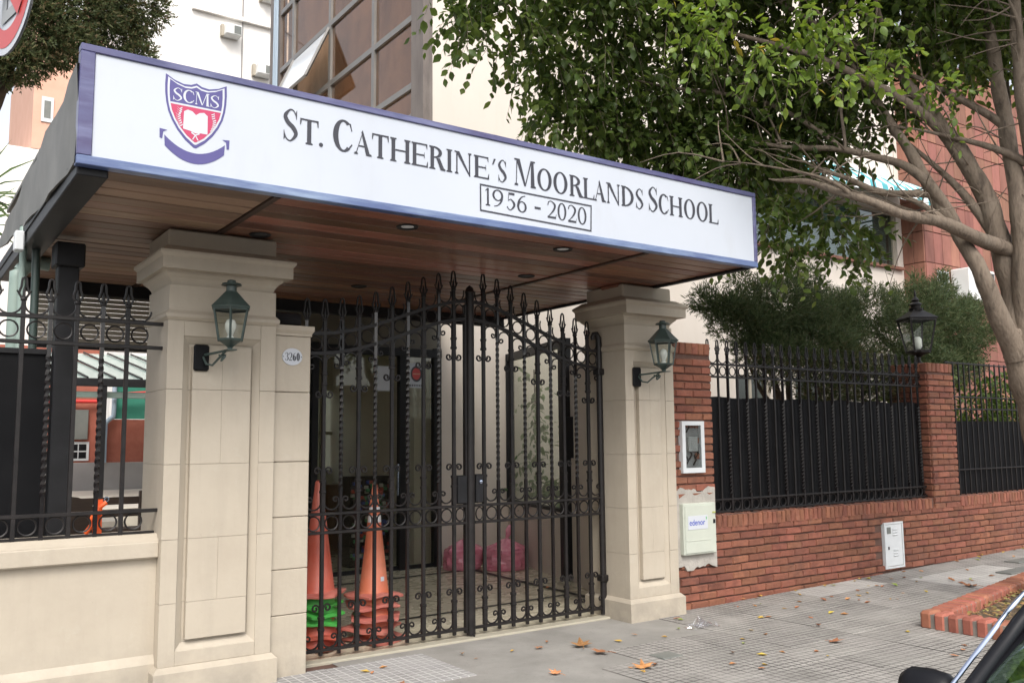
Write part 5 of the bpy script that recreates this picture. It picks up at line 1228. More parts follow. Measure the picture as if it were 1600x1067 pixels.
ft = thing('ficus_tree', 'large leafy street tree with many stems in the brick edged planter', 'tree', (9.25,4.1,0))
trunk = [(9.30,4.1,-.05,.25),(9.24,4.1,.35,.225),(9.09,4.1,.95,.205),(8.80,4.1,1.80,.195),(8.60,4.1,2.30,.19),(8.50,4.1,2.6,.15)]
limbs = [[(8.57,4.1,2.33,.145),(8.27,4.12,2.79,.12),(8.09,4.15,3.13,.10),(8.03,4.3,3.51,.095),(7.89,4.4,3.81,.09),(7.83,4.6,4.32,.075),(7.83,4.9,4.88,.06),(7.75,5.1,5.39,.045),(7.6,5.3,6.2,.03)],
 [(8.57,4.1,2.33,.16),(8.59,4.1,2.87,.15),(8.52,4.15,3.36,.14),(8.44,4.2,3.79,.13),(8.29,4.3,4.22,.108),(8.03,4.5,4.73,.088),(7.86,4.7,5.15,.066),(7.84,5.0,5.71,.045),(7.8,5.1,6.6,.03)],
 [(8.60,4.05,2.4,.14),(8.51,3.95,3.26,.135),(8.48,3.95,3.86,.115),(8.46,4.0,4.48,.105),(8.34,4.0,5.07,.09),(8.45,4.1,5.77,.075),(8.4,4.1,6.9,.04)],
 [(8.82,4.05,2.0,.15),(8.90,3.9,3.17,.13),(8.50,3.8,4.05,.105),(8.15,3.7,4.79,.088),(8.15,3.7,5.52,.072),(8.1,3.7,6.6,.04)],
 [(8.90,3.92,3.16,.10),(8.64,4.02,3.27,.105),(8.37,4.1,3.36,.10),(7.6,4.15,3.47,.082),(7.06,4.3,3.55,.066),(6.73,4.5,3.69,.050),(6.67,4.9,3.89,.042),(6.64,5.3,4.02,.028)],
 [(8.02,4.29,3.54,.062),(7.82,4.4,3.92,.07),(7.77,4.7,4.21,.056),(7.56,5.1,4.4,.046),(7.24,5.6,4.53,.035),(6.86,6.1,4.69,.024)],
 [(7.87,4.4,3.84,.05),(7.53,4.7,3.89,.044),(7.29,5.0,4.08,.034),(7.26,5.4,4.34,.022)],
 [(8.45,4.2,3.75,.10),(8.16,4.4,4.44,.074),(7.67,4.6,4.81,.056),(7.28,5.0,5.18,.046),(6.91,5.6,5.57,.035),(6.37,6.2,5.8,.024)],
 [(7.86,4.7,5.15,.052),(7.39,5.2,5.67,.042),(6.9,5.8,6.33,.03)],
 [(7.56,5.1,4.4,.036),(7.32,5.8,5.06,.031),(6.54,6.3,5.2,.025),(5.76,6.6,5.32,.018)],
 [(8.6,4.1,2.9,.09),(9.2,4.3,3.9,.07),(9.8,4.6,5.0,.05),(10.3,4.8,6.0,.03)],[(8.9,3.9,3.2,.08),(9.4,3.3,4.2,.06),(9.7,2.9,5.4,.04)]]
LR = random.Random(5)
for l in list(limbs[:6]):
    for _ in range(2):
        k0 = LR.randrange(2, len(l)-1); p = l[k0]; d = Vector((LR.uniform(-1.1,.2), LR.uniform(-.2,.7), LR.uniform(.25,1.0))).normalized(); L_ = LR.uniform(.9,1.7); r0 = p[3]*.55
        b1 = Vector(p[:3])+d*L_*.4+Vector((0,0,.05)); b2 = Vector(p[:3])+d*L_+Vector((LR.uniform(-.2,.1),LR.uniform(-.1,.2),LR.uniform(-.1,.25)))
        limbs.append([(p[0],p[1],p[2],r0),(b1.x,b1.y,b1.z,r0*.72),(b2.x,b2.y,b2.z,r0*.35)])
def limb(pts): 
    pts = list(pts); e_ = pts[-1]
    if e_[3] < .12: pts[-1] = (e_[0],e_[1],e_[2],e_[3]*.35)
    k = cat_rom(pts, 5); return MB().tube([(p[0]+.012*sin(i*1.3),p[1],p[2]+.01*sin(i*.9)) for i, p in enumerate(k)], [p[3]*(.74-.14*i/len(k))*(1+.06*sin(i*1.9)+.04*sin(i*4.3)) for i, p in enumerate(k)], 10)
tk = part('trunk', limb(trunk), bark, ft, 60)
for l in limbs: part('limb', limb(l), bark, ft, 60)
br = MB(); R = random.Random(12)
for l in limbs:
    k = cat_rom(l, 4)
    for _ in range(8):
        p = k[R.randrange(len(k)//3, len(k))]; d = Vector((R.uniform(-1,.5),R.uniform(-.5,1.0),R.uniform(-.3,.8))).normalized(); L_ = R.uniform(.25,.75); q0 = Vector(p[:3])
        pts = [q0, q0+d*L_*.5+Vector((R.uniform(-.08,.08),0,R.uniform(-.05,.1))), q0+d*L_+Vector((0,0,R.uniform(-.15,.15)))]
        br.tube(cat_rom([tuple(v) for v in pts],3), [.009*(1-.75*i/6) for i in range(7)], 5)
part('twigs', br, bark, ft, 60, kind='stuff')
blobs = [(4.01,6.3,5.35,.20),(3.75,6.3,5.62,.2),(4.45,6.4,5.36,.27),(5.04,6.6,5.27,.31),(5.03,6.6,4.68,.16),(5.5,6.7,4.93,.31),(5.6,6.5,5.58,.48),(6.15,6.7,5.2,.48),(6.09,6.8,4.75,.22),(6.83,6.7,4.83,.38),(6.75,6.4,5.56,.6),(7.14,6.2,6.08,.6),(7.29,6.2,5.05,.55),(7.12,6.0,4.42,.36),(7.14,5.6,3.88,.24),(7.19,5.5,3.50,.20),(7.62,5.4,3.76,.28),(7.96,5.2,3.68,.2),(7.7,5.6,5.36,.6),(7.75,5.6,4.65,.40),(7.83,5.0,5.58,.5),(7.88,5.0,4.93,.33),(8.02,4.5,5.7,.40),(8.15,4.3,5.2,.2),(8.5,4.1,5.6,.3),
 (6.7,7.0,4.3,.4),(7.5,6.9,4.6,.5),(7.4,6.6,4.1,.35),(6.9,6.5,4.75,.4),(8.1,6.4,4.8,.35),(7.9,6.2,5.4,.5),(6.3,6.9,4.95,.4),(5.75,6.9,5.0,.35),
 (4.46,6.3,5.98,.5),(5.62,6.3,6.3,.69),(6.67,6.0,6.69,.79),(7.53,5.4,6.69,.79),(8.05,4.6,6.47,.7),(8.83,4.0,6.53,.6),(6.03,5.8,7.25,.75),(6.95,5.0,7.28,.8),(8.16,4.4,7.48,.82),(9.6,4.5,6.2,.8),(10.2,4.8,7.0,.9),(9.5,3.2,6.2,.8),(5.2,6.0,6.9,.6)]
blobs += [(6.2,3.2,6.8,.6),(7.2,2.6,6.8,.65),(8.2,2.5,7.0,.65),(9.1,2.4,7.0,.65),(6.6,4.0,6.5,.45),(7.4,1.6,7.5,.6)]  # unseen crown clumps overhead, added to shade the sign's right end and pavement
Pl,Dl,Nl,Ll,tw = sprigs(blobs, 560, 9, .088)
link('crown', leaf_mesh('crown', Pl, Dl, Nl, Ll, Ll*.33, leafm), ft, 'stuff'); part('crown_twigs', twig_mesh('t', tw, .004, None), bark, ft, kind='stuff')
near = [(5.14,4.6,4.76,.20),(5.57,4.4,4.60,.20),(5.8,4.2,4.76,.28),(6.06,4.0,4.46,.16),(6.53,3.9,4.70,.18),(5.35,4.6,4.95,.2),(6.2,4.1,4.85,.22),(7.1,3.9,4.6,.12),(7.35,3.9,4.5,.1),(5.0,4.9,5.0,.18)]
Pb,Db,Nb,Lb,tw2 = sprigs(near, 300, 8, .082, shell=.2, droop=.35, spread=.28)
nn = min(280, len(Pb)); fl_ = [leaf_mesh('leaf', np.zeros((1,3)), np.array([[1.,0,0]]), np.array([[0,0,1.]]), np.array([1.0]), np.array([.30]), leafbright)]
idx = rng.permutation(len(Pb))
lm_var = []
for k in range(6):
    me = fl_[0].copy(); cols = [(.12,.19,.035),(.15,.23,.045),(.20,.27,.05),(.095,.155,.035),(.13,.20,.04),(.30,.25,.05)][k]
    mt = LEAF('fresh_leaf_%d' % k, [cols, tuple(1.15*c for c in cols)], .45); me.materials.clear(); me.materials.append(mt); lm_var.append(me)
for i in idx[:nn]:
    d = Vector(Db[i]); n_ = Vector(Nb[i]); s_ = n_.cross(d); mt_ = Matrix((d, s_, n_)).transposed()
    inst('leaf', lm_var[rnd.choice((0,1,2,3,4,4,0,1,1,2)) if rnd.random() < .965 else 5], ft, Pb[i], mt_.to_euler(), (Lb[i],)*3)
ri = idx[nn:]
if len(ri): link('near_leaves', leaf_mesh('near_leaves', Pb[ri], Db[ri], Nb[ri], Lb[ri], Lb[ri]*.29, leafbright), ft, 'stuff')
part('near_twigs', twig_mesh('t', tw2, .0035, None), bark, ft, kind='stuff')

def needles(blobs, dens, ln, wd, fine=6, up=.5):
    """feathery sprays: short thin blades along little stems"""
    P=[];Dd=[];Nn=[];LL=[]
    for (x,y,z,rx,ry,rz) in blobs:
        c = np.array((x,y,z)); k = int(dens*(rx*rz+ry*rz+rx*ry)/3)
        d = unit(rng.standard_normal((k,3))); rad = (.35+.65*rng.random((k,1))**.6); O = c+d*rad*np.array((rx,ry,rz))
        out = unit(d*.9+rng.standard_normal((k,3))*.45+np.array((0,0,up))); L_ = ln*(.6+.9*rng.random((k,1)))
        for i in range(fine):
            s = i/fine; side = unit(np.cross(out, rng.standard_normal((k,3)))); dl = unit(out*.9+side*.75)
            P.append(O+out*L_*s); Dd.append(dl); q_ = rng.standard_normal((k,3)); Nn.append(unit(q_-dl*(q_*dl).sum(1,keepdims=True))); LL.append((L_*(.55-.25*s)*(.7+.6*rng.random((k,1))))[:,0])
    P=np.concatenate(P);Dd=np.concatenate(Dd);Nn=np.concatenate(Nn);LL=np.concatenate(LL); return P,Dd,Nn,LL,LL*wd
def jb(seed, bl):
    R = random.Random(seed); out = list(bl)
    for b in bl:
        for _ in range(7):
            a = R.uniform(-.5,3.6); k = R.uniform(.85,1.25); r_ = R.uniform(.07,.16); out.append((b[0]+cos(a)*b[3]*k, b[1]+R.uniform(-.2,.2), b[2]+sin(a)*b[5]*k, r_*1.3, r_, r_*1.1))
    return out
def shrub(label, blobs, stems, dens, ln, mat, loc, name='juniper_shrub', cat='shrub', group=None, fine=8, wd=.085, up=.6):
    t = thing(name, label, cat, loc, group=group)
    for s in stems: part('stem', MB().tube(cat_rom([p[:3] for p in s],4), [s[0][3]*(1-.7*i/(4*(len(s)-1))) for i in range(4*(len(s)-1)+1)], 6), darkbark, t, 60)
    link('foliage', leaf_mesh('foliage', *needles(blobs, dens, ln, wd, fine, up), mat), t, 'stuff'); return t
shrub('bushy dark juniper behind the ring frieze fence, left of the pier lantern', jb(31, [(8.75,7.4,3.0,.50,.45,.22),(9.25,7.4,3.25,.5,.5,.34),(9.8,7.5,3.35,.5,.5,.36),(9.9,7.3,2.85,.6,.5,.28),(9.1,7.3,2.7,.5,.45,.22),(10.5,7.5,3.0,.5,.5,.36),(10.6,7.4,2.6,.45,.4,.3),(8.35,7.4,3.2,.25,.3,.12),(10.9,7.5,3.3,.3,.3,.2)]),
      [[(9.6,7.4,0,.08),(9.5,7.4,1.4,.08),(9.2,7.4,2.4,.05),(8.8,7.4,3.0,.03)],[(9.7,7.4,0,.08),(9.8,7.4,1.5,.07),(10.0,7.45,2.6,.05),(10.2,7.5,3.2,.03)],[(9.6,7.4,1.2,.06),(9.5,7.4,2.3,.05),(9.6,7.4,3.3,.03)],[(9.8,7.4,1.5,.05),(10.4,7.4,2.2,.04),(10.7,7.4,2.8,.02)],[(9.3,7.4,1.9,.04),(8.9,7.4,2.3,.03),(8.7,7.4,2.7,.02)]], 4200, .115, junim, (9.6,7.4,0), group='junipers behind the fence')
shrub('bluish green juniper behind the fence, right of the pier lantern', jb(32, [(12.1,7.4,3.05,.5,.5,.38),(12.8,7.5,3.45,.6,.5,.45),(13.5,7.5,3.3,.6,.5,.5),(12.6,7.4,2.6,.7,.5,.3),(11.5,7.5,3.4,.35,.4,.35),(14.1,7.5,3.3,.5,.5,.4),(13.4,7.5,2.7,.7,.5,.35)]),
      [[(12.8,7.5,0,.08),(12.7,7.5,1.5,.07),(12.4,7.5,2.6,.05),(12.2,7.4,3.2,.02)],[(12.9,7.5,0,.08),(13.1,7.5,1.6,.06),(13.4,7.5,2.8,.04)]], 3900, .12, junim, (12.8,7.5,0), group='junipers behind the fence')
shrub('dark twiggy undergrowth filling the gap beneath the left juniper', [(9.6,7.0,2.3,.4,.25,.4),(10.2,7.0,2.35,.45,.25,.45),(10.7,7.0,2.3,.4,.25,.45),(8.9,7.1,2.45,.3,.25,.2)], [[(9.8,7.0,0,.03),(9.7,7.0,1.6,.03),(9.5,7.0,2.5,.01)],[(10.3,7.0,0,.03),(10.4,7.0,1.6,.03),(10.6,7.0,2.5,.01)],[(10.0,7.0,.5,.02),(10.1,7.0,1.8,.02),(10.1,7.0,2.6,.008)]], 5200, .12, cypm, (10.0,7.0,0), 'undergrowth')
# shaded leafy hedge behind the bars
hd = [(x, 7.2+.2*sin(i), 2.05+.25*sin(i*1.7), .35,.3,.4) for i, x in enumerate(np.arange(11.8,15,.45))]
t = thing('hedge', 'dark leafy hedge seen through the bars right of the lantern pier', 'hedge', (13,7.3,0))
Ph,Dh,Nh,Lh,twh = sprigs([(b[0],b[1],b[2],.42) for b in hd], 420, 7, .085); link('foliage', leaf_mesh('hedge', Ph,Dh,Nh,Lh,Lh*.3,leafm), t, 'stuff')
for i, x in enumerate((12.2,12.9,13.7,14.4)): part('stem', MB().tube([(x,7.3,0),(x+.1,7.3,1.2),(x-.05,7.3,2.0)], [.03,.025,.012], 6), darkbark, t)
# conifer at the top left
cb_ = [(.75,11,6.55,.55,.6,.5),(1.2,11,6.35,.5,.5,.5),(1.65,11.2,6.8,.5,.5,.5),(1.0,11,7.1,.7,.6,.5),(1.7,11.3,7.5,.6,.6,.5),(2.1,11.4,6.65,.38,.4,.45),(2.3,11.4,7.1,.4,.4,.45),(.6,11,6.0,.5,.4,.22),(1.0,11,5.85,.35,.4,.22),(1.55,11,6.15,.3,.3,.22),(2.35,11.3,6.35,.2,.3,.16),(1.2,11,7.9,.8,.7,.6),(.2,11,6.9,.6,.6,.6),(.1,11,5.9,.4,.4,.2),(2.2,11.5,7.9,.5,.5,.5),(1.2,11,8.7,.7,.6,.6)]
shrub('tall dark conifer rising behind the left end of the canopy', cb_, [[(.2,11.6,0,.14),(.5,11.6,4,.17),(1.0,11.4,6,.13),(1.4,11.3,8.6,.05)],[(.9,11.4,5.6,.06),(1.5,11.3,6.4,.05),(2.1,11.4,6.9,.02)],[(.6,11.5,5.0,.06),(.5,11.2,5.8,.04),(.3,11,6.4,.02)]], 6500, .10, cypm, (.2,11.6,0), 'conifer_tree', 'tree', fine=6, wd=.16, up=.3)
# spiky plant at the left edge
t = thing('spiky_plant', 'spiky leaved plant left of the canopy edge', 'plant', (.55,8.9,0)); R = random.Random(8)
SPX, SPY = .62, 9.7
part('stem', MB().tube([(SPX,SPY,0),(SPX,SPY,3.8)], .06, 8), darkbark, t)
for i in range(46):
    a = R.uniform(0,2*pi); el = R.uniform(-.3,1.4); L_ = R.uniform(.5,.85); d = Vector((cos(a)*cos(el),sin(a)*cos(el),sin(el))); o = Vector((SPX,SPY,4.0 if i % 2 else 3.7)); s = d.cross(Vector((0,0,1))).normalized()*.028
    p1 = o+d*L_*.5+Vector((0,0,.02)); p2 = o+d*L_+Vector((0,0,-.08*L_))
    part('blade', MB().add([o-s*.6,o+s*.6,p1+s,p1-s,p2], [(0,1,2,3),(3,2,4)]), plantm, t)
# porch plants behind the side window
t = thing('potted_shrub', 'leafy green potted shrub behind the porch side window', 'plant', (7.7,9.1,0))
Pq,Dq,Nq,Lq,twq = sprigs([(7.35,8.95,.85,.28),(7.55,9.5,.95,.3),(7.3,8.6,.95,.25),(7.75,9.2,1.1,.3)], 330, 7, .10); link('foliage', leaf_mesh('pot', Pq,Dq,Nq,Lq,Lq*.3,plantm), t, 'stuff'); part('stem', MB().tube([(7.55,9.1,0),(7.55,9.1,.8)], .03, 6), darkbark, t); part('pot', MB().lathe([(.18,0),(.25,.4),(.27,.42)], 14, (7.55,9.1,.01)), farbrick, t, 40)
t = thing('climbing_plant', 'thin climbing vine beside the black window post in the porch', 'plant', (7.3,10.0,0))
Pq,Dq,Nq,Lq,twq = sprigs([(7.35+.06*sin(i*2),9.95+.1*sin(i),.9+.2*i,.10) for i in range(9)], 420, 6, .10, shell=.1); link('foliage', leaf_mesh('vine', Pq,Dq,Nq,Lq,Lq*.25,plantm), t, 'stuff'); part('stem', MB().tube([(7.35,9.95,0),(7.38,9.95,1.3),(7.34,9.95,2.6)], .012, 5), darkbark, t)

# ------------------------------------------------------------------ brick edged planter
pl = thing('brick_planter', 'street tree planter edged with upright orange bricks', 'planter', (9,4,0))
epl = [MB().cbox(-.0525,-.10,-.02,.0525,.10,.135,.022).mesh('edging_brick', M('edging_brick_%d' % k, [(.25,.08,.05),(.33,.12,.075)], 9, .75, rv=.18, hv=.01, bump=.3, bscale=50)) for k in range(2)]
def edge(a, b, step=.112):
    a = Vector(a); b = Vector(b); L_ = (b-a).length; n = int(L_/step); ang = atan2(b.y-a.y,b.x-a.x)
    for i in range(n):
        p = a+(b-a)*(i+.5)/n; inst('edging_brick', epl[i % 2], pl, (p.x,p.y,gz(p.x)+rnd.uniform(-.003,.003)), (0,0,ang+rnd.uniform(-.03,.03)))
    d = (b-a).normalized(); nrm = Vector((-d.y,d.x,0))*.088
    a_, b_ = a+d*.05, b-d*.05; q = [a_-nrm,b_-nrm,b_+nrm,a_+nrm]; part('mortar_bed', MB().add([(p.x,p.y,gz(p.x)-.01) for p in q]+[(p.x,p.y,gz(p.x)+.115) for p in q], [(0,3,2,1),(4,5,6,7),(0,1,5,4),(1,2,6,5),(2,3,7,6),(3,0,4,7)]), M('planter_joint', [(.17,.15,.13),(.24,.21,.18)], 9, .9), pl)
edge((7.47,3.05,0),(7.47,4.50,0)); edge((7.60,4.42,0),(11.2,5.02,0)); edge((7.60,3.0,0),(11.2,3.0,0))
q = MB(); q.add([(7.5,3.0,.05),(11.2,3.0,.11),(11.2,5.0,.11),(7.55,4.4,.05)], [(0,1,2,3)]); part('soil', q, soil, pl)
P=[];Dd=[];Nn=[];LL=[]
for i in range(1500):
    x = rng.uniform(7.55,11); y = rng.uniform(3.05,4.4+(x-7.55)*.15); a = rng.uniform(0,6.28); P.append((x,y,.06+gz(x)+rng.uniform(0,.02))); Dd.append((cos(a),sin(a),rng.uniform(-.1,.35))); Nn.append((rng.uniform(-.4,.4),rng.uniform(-.4,.4),1)); LL.append(rng.uniform(.03,.075))
P,Dd,Nn,LL = np.array(P),unit(np.array(Dd)),np.array(Nn),np.array(LL); Nn = unit(Nn-Dd*(Nn*Dd).sum(1,keepdims=True))
link('leaf_litter', leaf_mesh('litter', P,Dd,Nn,LL,LL*.3,LEAF('litter_leaf',[(.25,.13,.05),(.35,.22,.09),(.22,.24,.06),(.16,.09,.05)],.1,.7)), pl, 'stuff')

# ------------------------------------------------------------------ fallen leaves
def plane_leaf(seed, size=1.0):
    R = random.Random(seed); b = MB(); pts = []; tips = [(-150,.55),(-105,.85),(-75,.5),(-50,.95),(-22,.55),(0,1.1),(22,.55),(50,.95),(75,.5),(105,.85),(150,.55),(180,.25)]
    for a, r_ in tips: a = radians(a+R.uniform(-6,6)); r_ *= .085*size*R.uniform(.85,1.1); pts.append((r_*cos(a), r_*sin(a), .006+R.uniform(0,.03)*(r_/.085)))
    n = len(pts); b.add([(0,0,.012)]+pts, [(0,i+1,(i+1) % n+1) for i in range(n)]); b.tube([(-.02,0,.008),(-.07,.004,.01),(-.11,.012,.006)], .0022, 4); return b
def small_leaf(seed):
    R = random.Random(seed); b = MB(); L_ = .07; w = .02; k = R.uniform(.002,.014)
    b.add([(0,0,.003),(L_*.4,w,.003+k),(L_,0,.004+k*.8),(L_*.4,-w,.003+k),(L_*.45,0,.002)], [(0,1,4),(1,2,4),(2,3,4),(3,0,4)]); return b
big = [plane_leaf(s).mesh('fallen_leaf', deadleaf) for s in range(4)]
sm = {c: [small_leaf(s).mesh('fallen_leaf', mt) for s in range(3)] for c, mt in (('b',deadleaf),('y',yleaf),('g',gleaf))}
def lay(me, x, y, label, cat='leaf', group='fallen leaves on the pavement', s=1.0, z=None):
    o = bpy.data.objects.new('fallen_leaf', me); COL.objects.link(o); o.location = (x,y,(gz(x)+.003) if z is None else z); o.rotation_euler = (rnd.uniform(-.1,.1),rnd.uniform(-.1,.1),rnd.uniform(0,6.28)); o.scale = (s,s,s); o['label'] = label; o['category'] = cat; o['group'] = group
LEAFPOS = 1
lay(big[0], 4.66, 5.72, 'largest lobed brown leaf, on the pavement in front of the right gate leaf', s=1.25)
lay(big[1], 4.57, 4.92, 'lobed brown leaf near the bottom picture edge right of the gate meeting post', s=1.15)
lay(big[2], 2.93, 5.55, 'crumpled brown leaf on the pavement at the bottom, below the cones', s=.9)
lay(big[3], 4.63, 5.45, 'torn brown leaf just nearer than the largest lobed one', s=1.0)
lay(big[1], 3.98, 5.18, 'curled brown leaf on the smooth concrete left of the lobed ones', s=.7)
lay(big[2], 4.35, 5.88, 'small curled brown leaf close left of the largest lobed leaf', s=.55)
lay(big[0], 9.55, 5.2, 'pale brown lobed leaf on the tiles beside the planter edge', s=1.1)
lay(big[3], 6.35, 4.60, 'pale brown lobed leaf in the middle of the open tiles', s=.9)
for k in range(80):
    while True:
        x = rnd.uniform(2.8,12.5); y = rnd.uniform(3.7,6.2)
        if in_view((x,y,0), -10) and not (7.3 < x and y < 5.0+.12*(x-7.4)): break
    c = rnd.choice('bbbyyg'); 
    reg = ('on the concrete before the left gate leaf' if x < 3.9 else 'on the concrete before the right gate leaf' if x < 5.4 else 'on the tiles before the right pillar' if x < 6.6 else 'on the tiles left of the planter' if x < 8.4 else 'on tiles between planter and white cabinet' if x < 10.3 else 'on the tiles by the dark covers')
    reg += ', nearer the wall' if y > 5.3 else ', nearer the street'
    lay(rnd.choice(sm[c]), x, y, {'b':'small dry brown leaf ','y':'small yellow leaf ','g':'small pale green leaf '}[c]+reg, s=rnd.uniform(.6,1.25), group={'b':'small brown fallen leaves','y':'small yellow fallen leaves','g':'small green fallen leaves'}[c])
for k in range(14):
    x = rnd.uniform(6.8,13); lay(rnd.choice(sm[rnd.choice('by')]), x, 6.26+rnd.uniform(-.06,.03), 'dry leaf blown against the foot of the brick wall', group='leaves along the brick wall foot', s=rnd.uniform(.6,1.1))
for (x, y) in ((5.2,8.4),(4.9,7.9),(6.1,8.1),(6.3,7.5),(3.9,7.9)): lay(rnd.choice(sm['b']), x, y, 'dry leaf on the porch floor behind the gate', group='leaves on the porch floor', s=.9, z=.013)
# small metal covers in the pavement
solo('utility_cover', MB().cbox(4.87,5.02,-.004,5.07,5.18,.006,.003), board, 'small dark square cover plate in the pavement near the right pillar', 'cover', (4.97,5.1,0))
for (x, y, l) in ((11.9,5.75,'long dark cover plate in the pavement near the brick wall, far right'),(11.0,5.4,'dark cover strip in the pavement behind the planter')):
    solo('utility_cover', MB().cbox(x-.4,y-.09,gz(x)-.004,x+.4,y+.09,gz(x)+.01,.003), board, l, 'cover', (x,y,gz(x)))

# ------------------------------------------------------------------ parked car (front corner in view)
car = thing('parked_car', 'dark blue parked car cut off at the bottom right corner', 'car', (3.2,.43,-.13))
yc = .43
def sec(x, hw, zl, zh, tw, n=9):
    """half cross-section of the lower body from sill to centre"""
    return [(x, yc+s*w_, z) for s in (1,) for w_, z in ((hw*.92,zl),(hw,zl+.12),(hw+.012,(zl+zh)*.5),(hw-.01,zh-.10),(hw-.05,zh-.03),(hw*tw*.75,zh),(0,zh+.012))]
secs = [(1.00,.55,.12,.50,.9),(1.05,.66,.08,.60,.9),(1.20,.78,.06,.68,.9),(1.6,.83,.06,.80,.9),(2.05,.85,.06,.90,.92),(2.3,.85,.06,.96,.92),(3.2,.85,.06,.97,.92),(4.2,.84,.06,.98,.92),(4.7,.80,.08,.95,.9),(5.1,.70,.12,.80,.9),(5.2,.6,.2,.6,.9)]
vs = []; fs = []; m_ = 7
for (x,hw,zl,zh,t_) in secs:
    h = sec(x,hw,zl,zh,t_); vs += h+[(p[0],2*yc-p[1],p[2]) for p in reversed(h[:-1])]
m_ = 13
for i in range(len(secs)-1):
    for k in range(m_-1): a = i*m_+k; fs.append((a,a+m_,a+m_+1,a+1))
    fs.append((i*m_+m_-1,(i+1)*m_+m_-1,(i+1)*m_,i*m_))
fs.append(tuple(range(m_))[::-1]); fs.append(tuple((len(secs)-1)*m_+k for k in range(m_)))
part('body', MB().add(vs, fs), carblue, car, 40)
ap = [(2.23,1.285,.985),(2.42,1.275,1.09),(2.56,1.25,1.185),(2.90,1.17,1.375),(3.1,1.14,1.42)]
roofz = 1.44
def mir(p): return (p[0],2*yc-p[1],p[2])
part('roof', MB().add([(3.0,1.13,1.405),(3.6,1.12,1.44),(4.2,1.10,1.40),(3.0,yc,1.435),(3.6,yc,1.475),(4.2,yc,1.43)]+[mir(p) for p in ((3.0,1.13,1.405),(3.6,1.12,1.44),(4.2,1.10,1.40))], [(0,1,4,3),(1,2,5,4),(3,4,7,6),(4,5,8,7)]), carblue, car, 60)
for s in (0,1):
    g_ = (lambda p: p) if s == 0 else mir
    part('windscreen_pillar', MB().tube(cat_rom([g_((p[0]+.02,p[1]-.022,p[2]-.008)) for p in ap],5), .019, 8), carblack, car, 60)
    part('pillar_trim', MB().tube(cat_rom([g_((p[0]+.004,p[1]+.006,p[2]+.010)) for p in ap],5), .0065, 6), chrome, car, 60)
    part('side_window', MB().add([g_(p) for p in ((2.45,1.265,.975),(4.35,1.25,.985),(4.15,1.12,1.38),(3.0,1.145,1.395))], [(0,1,2,3)]), carglass, car)
    part('rear_pillar', MB().tube([g_((4.2,1.11,1.40)),g_((4.75,1.2,.97))], .05, 6), carblue, car, 50)
    m0 = g_((2.36,1.42,.945)); sg1 = 1 if s == 0 else -1
    ms = part('mirror', MB().lathe([(.0,-.095),(.045,-.09),(.066,-.06),(.072,0),(.066,.06),(.045,.09),(0,.095)], 14).add([], []), carblack, car, 60)
    for v in ms.data.vertices: c = v.co+WL[car.name]; v.co = Vector((m0[0]+c.y*.75, m0[1]+c.z*.8, m0[2]+c.x*.78))-WL[car.name]
    part('mirror_arm', MB().tube([(m0[0]+.05,m0[1]-sg1*.06,m0[2]-.03),(2.42,m0[1]-sg1*.15,.935)], .022, 6), carblack, car, 50)
n = 8; vs = []
for i in range(n+1):
    s = i/n
    for (x,z) in ((2.10,.965),(2.46,1.16),(2.98,1.40)):
        bow = .16*(1-(2*s-1)**2); y = (1.27-.12*(x-2.1)/.88); vs.append((x-bow*(1 if x < 2.9 else .3)+.14, yc+(y-yc)*(2*s-1), z+.02*(1-(2*s-1)**2)))
fs = [(i*3+j,i*3+j+3,i*3+j+4,i*3+j+1) for i in range(n) for j in range(2)]
part('windscreen', MB().add(vs, fs), carglass, car, 60)
q = MB()
for i in (n,): pass
e0 = [vs[n*3+j] for j in range(3)]; q.add([(p[0]+.002,p[1],p[2]+.004) for p in e0]+[(p[0]-.004,p[1]-.022,p[2]+.005) for p in e0], [(0,1,4,3),(1,2,5,4)]); part('glass_border', q, carblack, car)
part('dashboard', MB().cbox(2.25,-.35,.90,2.6,1.2,.98,.02), carseat, car); 
for y in (-.05,.75): part('seat', MB().cbox(3.3,y,.45,3.45,y+.5,1.15,.06).cbox(2.85,y,.4,3.3,y+.5,.55,.05), carseat, car)
part('steering_wheel', MB().tube([(2.68+.04*sin(a),.0+.0+.17*cos(a),.98+.16*sin(a)) for a in [2*pi*k/16 for k in range(17)]], .014, 6), carblack, car)
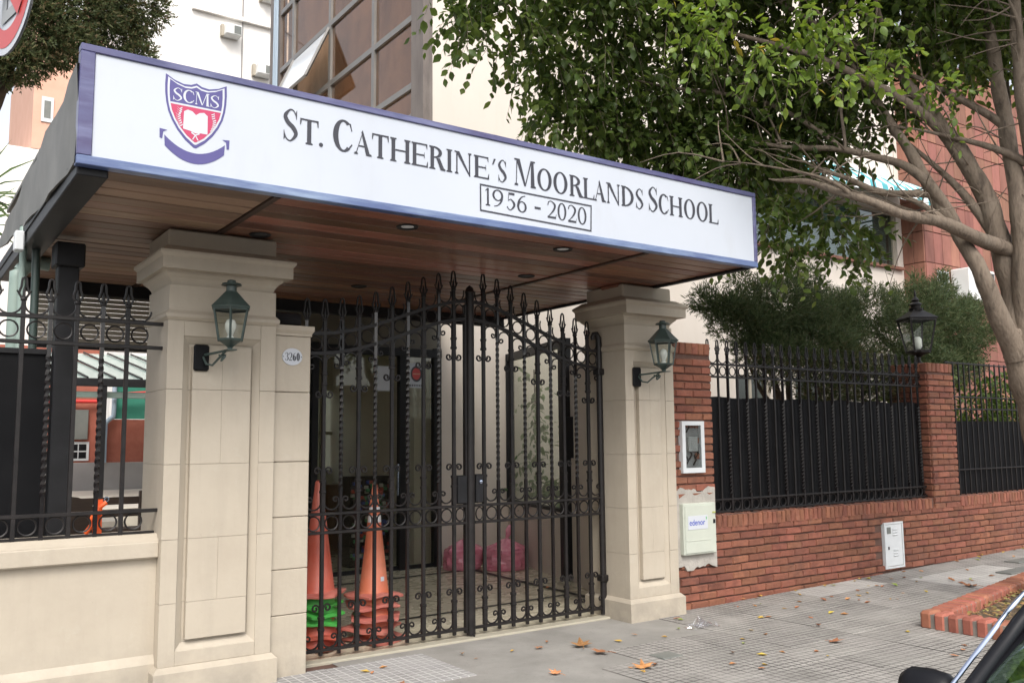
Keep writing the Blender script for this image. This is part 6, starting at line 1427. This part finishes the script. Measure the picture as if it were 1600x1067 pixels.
for x in (1.75,4.35):
    for y in (-.40,1.10):
        w_ = part('wheel', MB().lathe([(.20,0),(.30,.01),(.315,.05),(.315,.12),(.30,.16),(.20,.17)], 20), rubber, car, 40)
        for v in w_.data.vertices: c = v.co+WL[car.name]; v.co = Vector((x+c.x, y+c.z, .18+c.y))-WL[car.name]
for y in (-.25,1.0): part('headlight', MB().cbox(1.10,y-.12,.46,1.2,y+.16,.58,.03), clearp, car)

# ------------------------------------------------------------------ traffic sign at the top left
ts = thing('traffic_sign', 'round red and white no parking sign seen edge-on at the upper left', 'road sign', (-.35,3.05,0))
C0 = Vector((.257,3.0,3.01)); ang = radians(11.5); ax = Vector((sin(ang),-cos(ang),0)); nr = Vector((-cos(ang),-sin(ang),0)); SR = .21/.30
def disc(r0, r1, d, n=40, a0=0, a1=360, inner=None):
    b = MB(); vs = []; fs = []
    for i in range(n+1):
        a = radians(a0+(a1-a0)*i/n)
        for r_ in (r0*SR,r1*SR): p = C0+ax*(r_*cos(a))+Vector((0,0,1))*(r_*sin(a))+nr*d; vs.append(p)
    for i in range(n): k = i*2; fs.append((k,k+1,k+3,k+2))
    return b.add(vs, fs)
def onsign(pts, d):
    return MB().add([C0+ax*a*SR+Vector((0,0,1))*b*SR+nr*d for a, b in pts], [tuple(range(len(pts)))])
q = disc(0,.30,-.004); q.add(*(lambda m_: (m_.v, m_.f))(disc(0,.30,.0))); part('plate', q, refl, ts)
part('rim', disc(.27,.30,.003), crestwhite, ts); part('red_ring', disc(.19,.27,.004), signred, ts); part('face', disc(0,.20,.002), crestwhite, ts)
part('letter', onsign([(-.09,-.15),(.09,-.15),(.09,-.10),(-.03,-.10),(-.03,-.03),(.06,-.03),(.06,.02),(-.03,.02),(-.03,.10),(.09,.10),(.09,.15),(-.09,.15)], .006), signgrey, ts)
part('slash', onsign([(-.17,.12),(-.12,.17),(.17,-.12),(.12,-.17)], .008), signred, ts)
q = MB(); q.tube([(-.35,3.05,-.02),(-.35,3.05,3.55)], .03, 10); part('post', q, greymetal, ts, 40); part('arm', MB().tube([(-.35,3.05,3.01),(.26,3.01,3.01)], .014, 8), greymetal, ts)
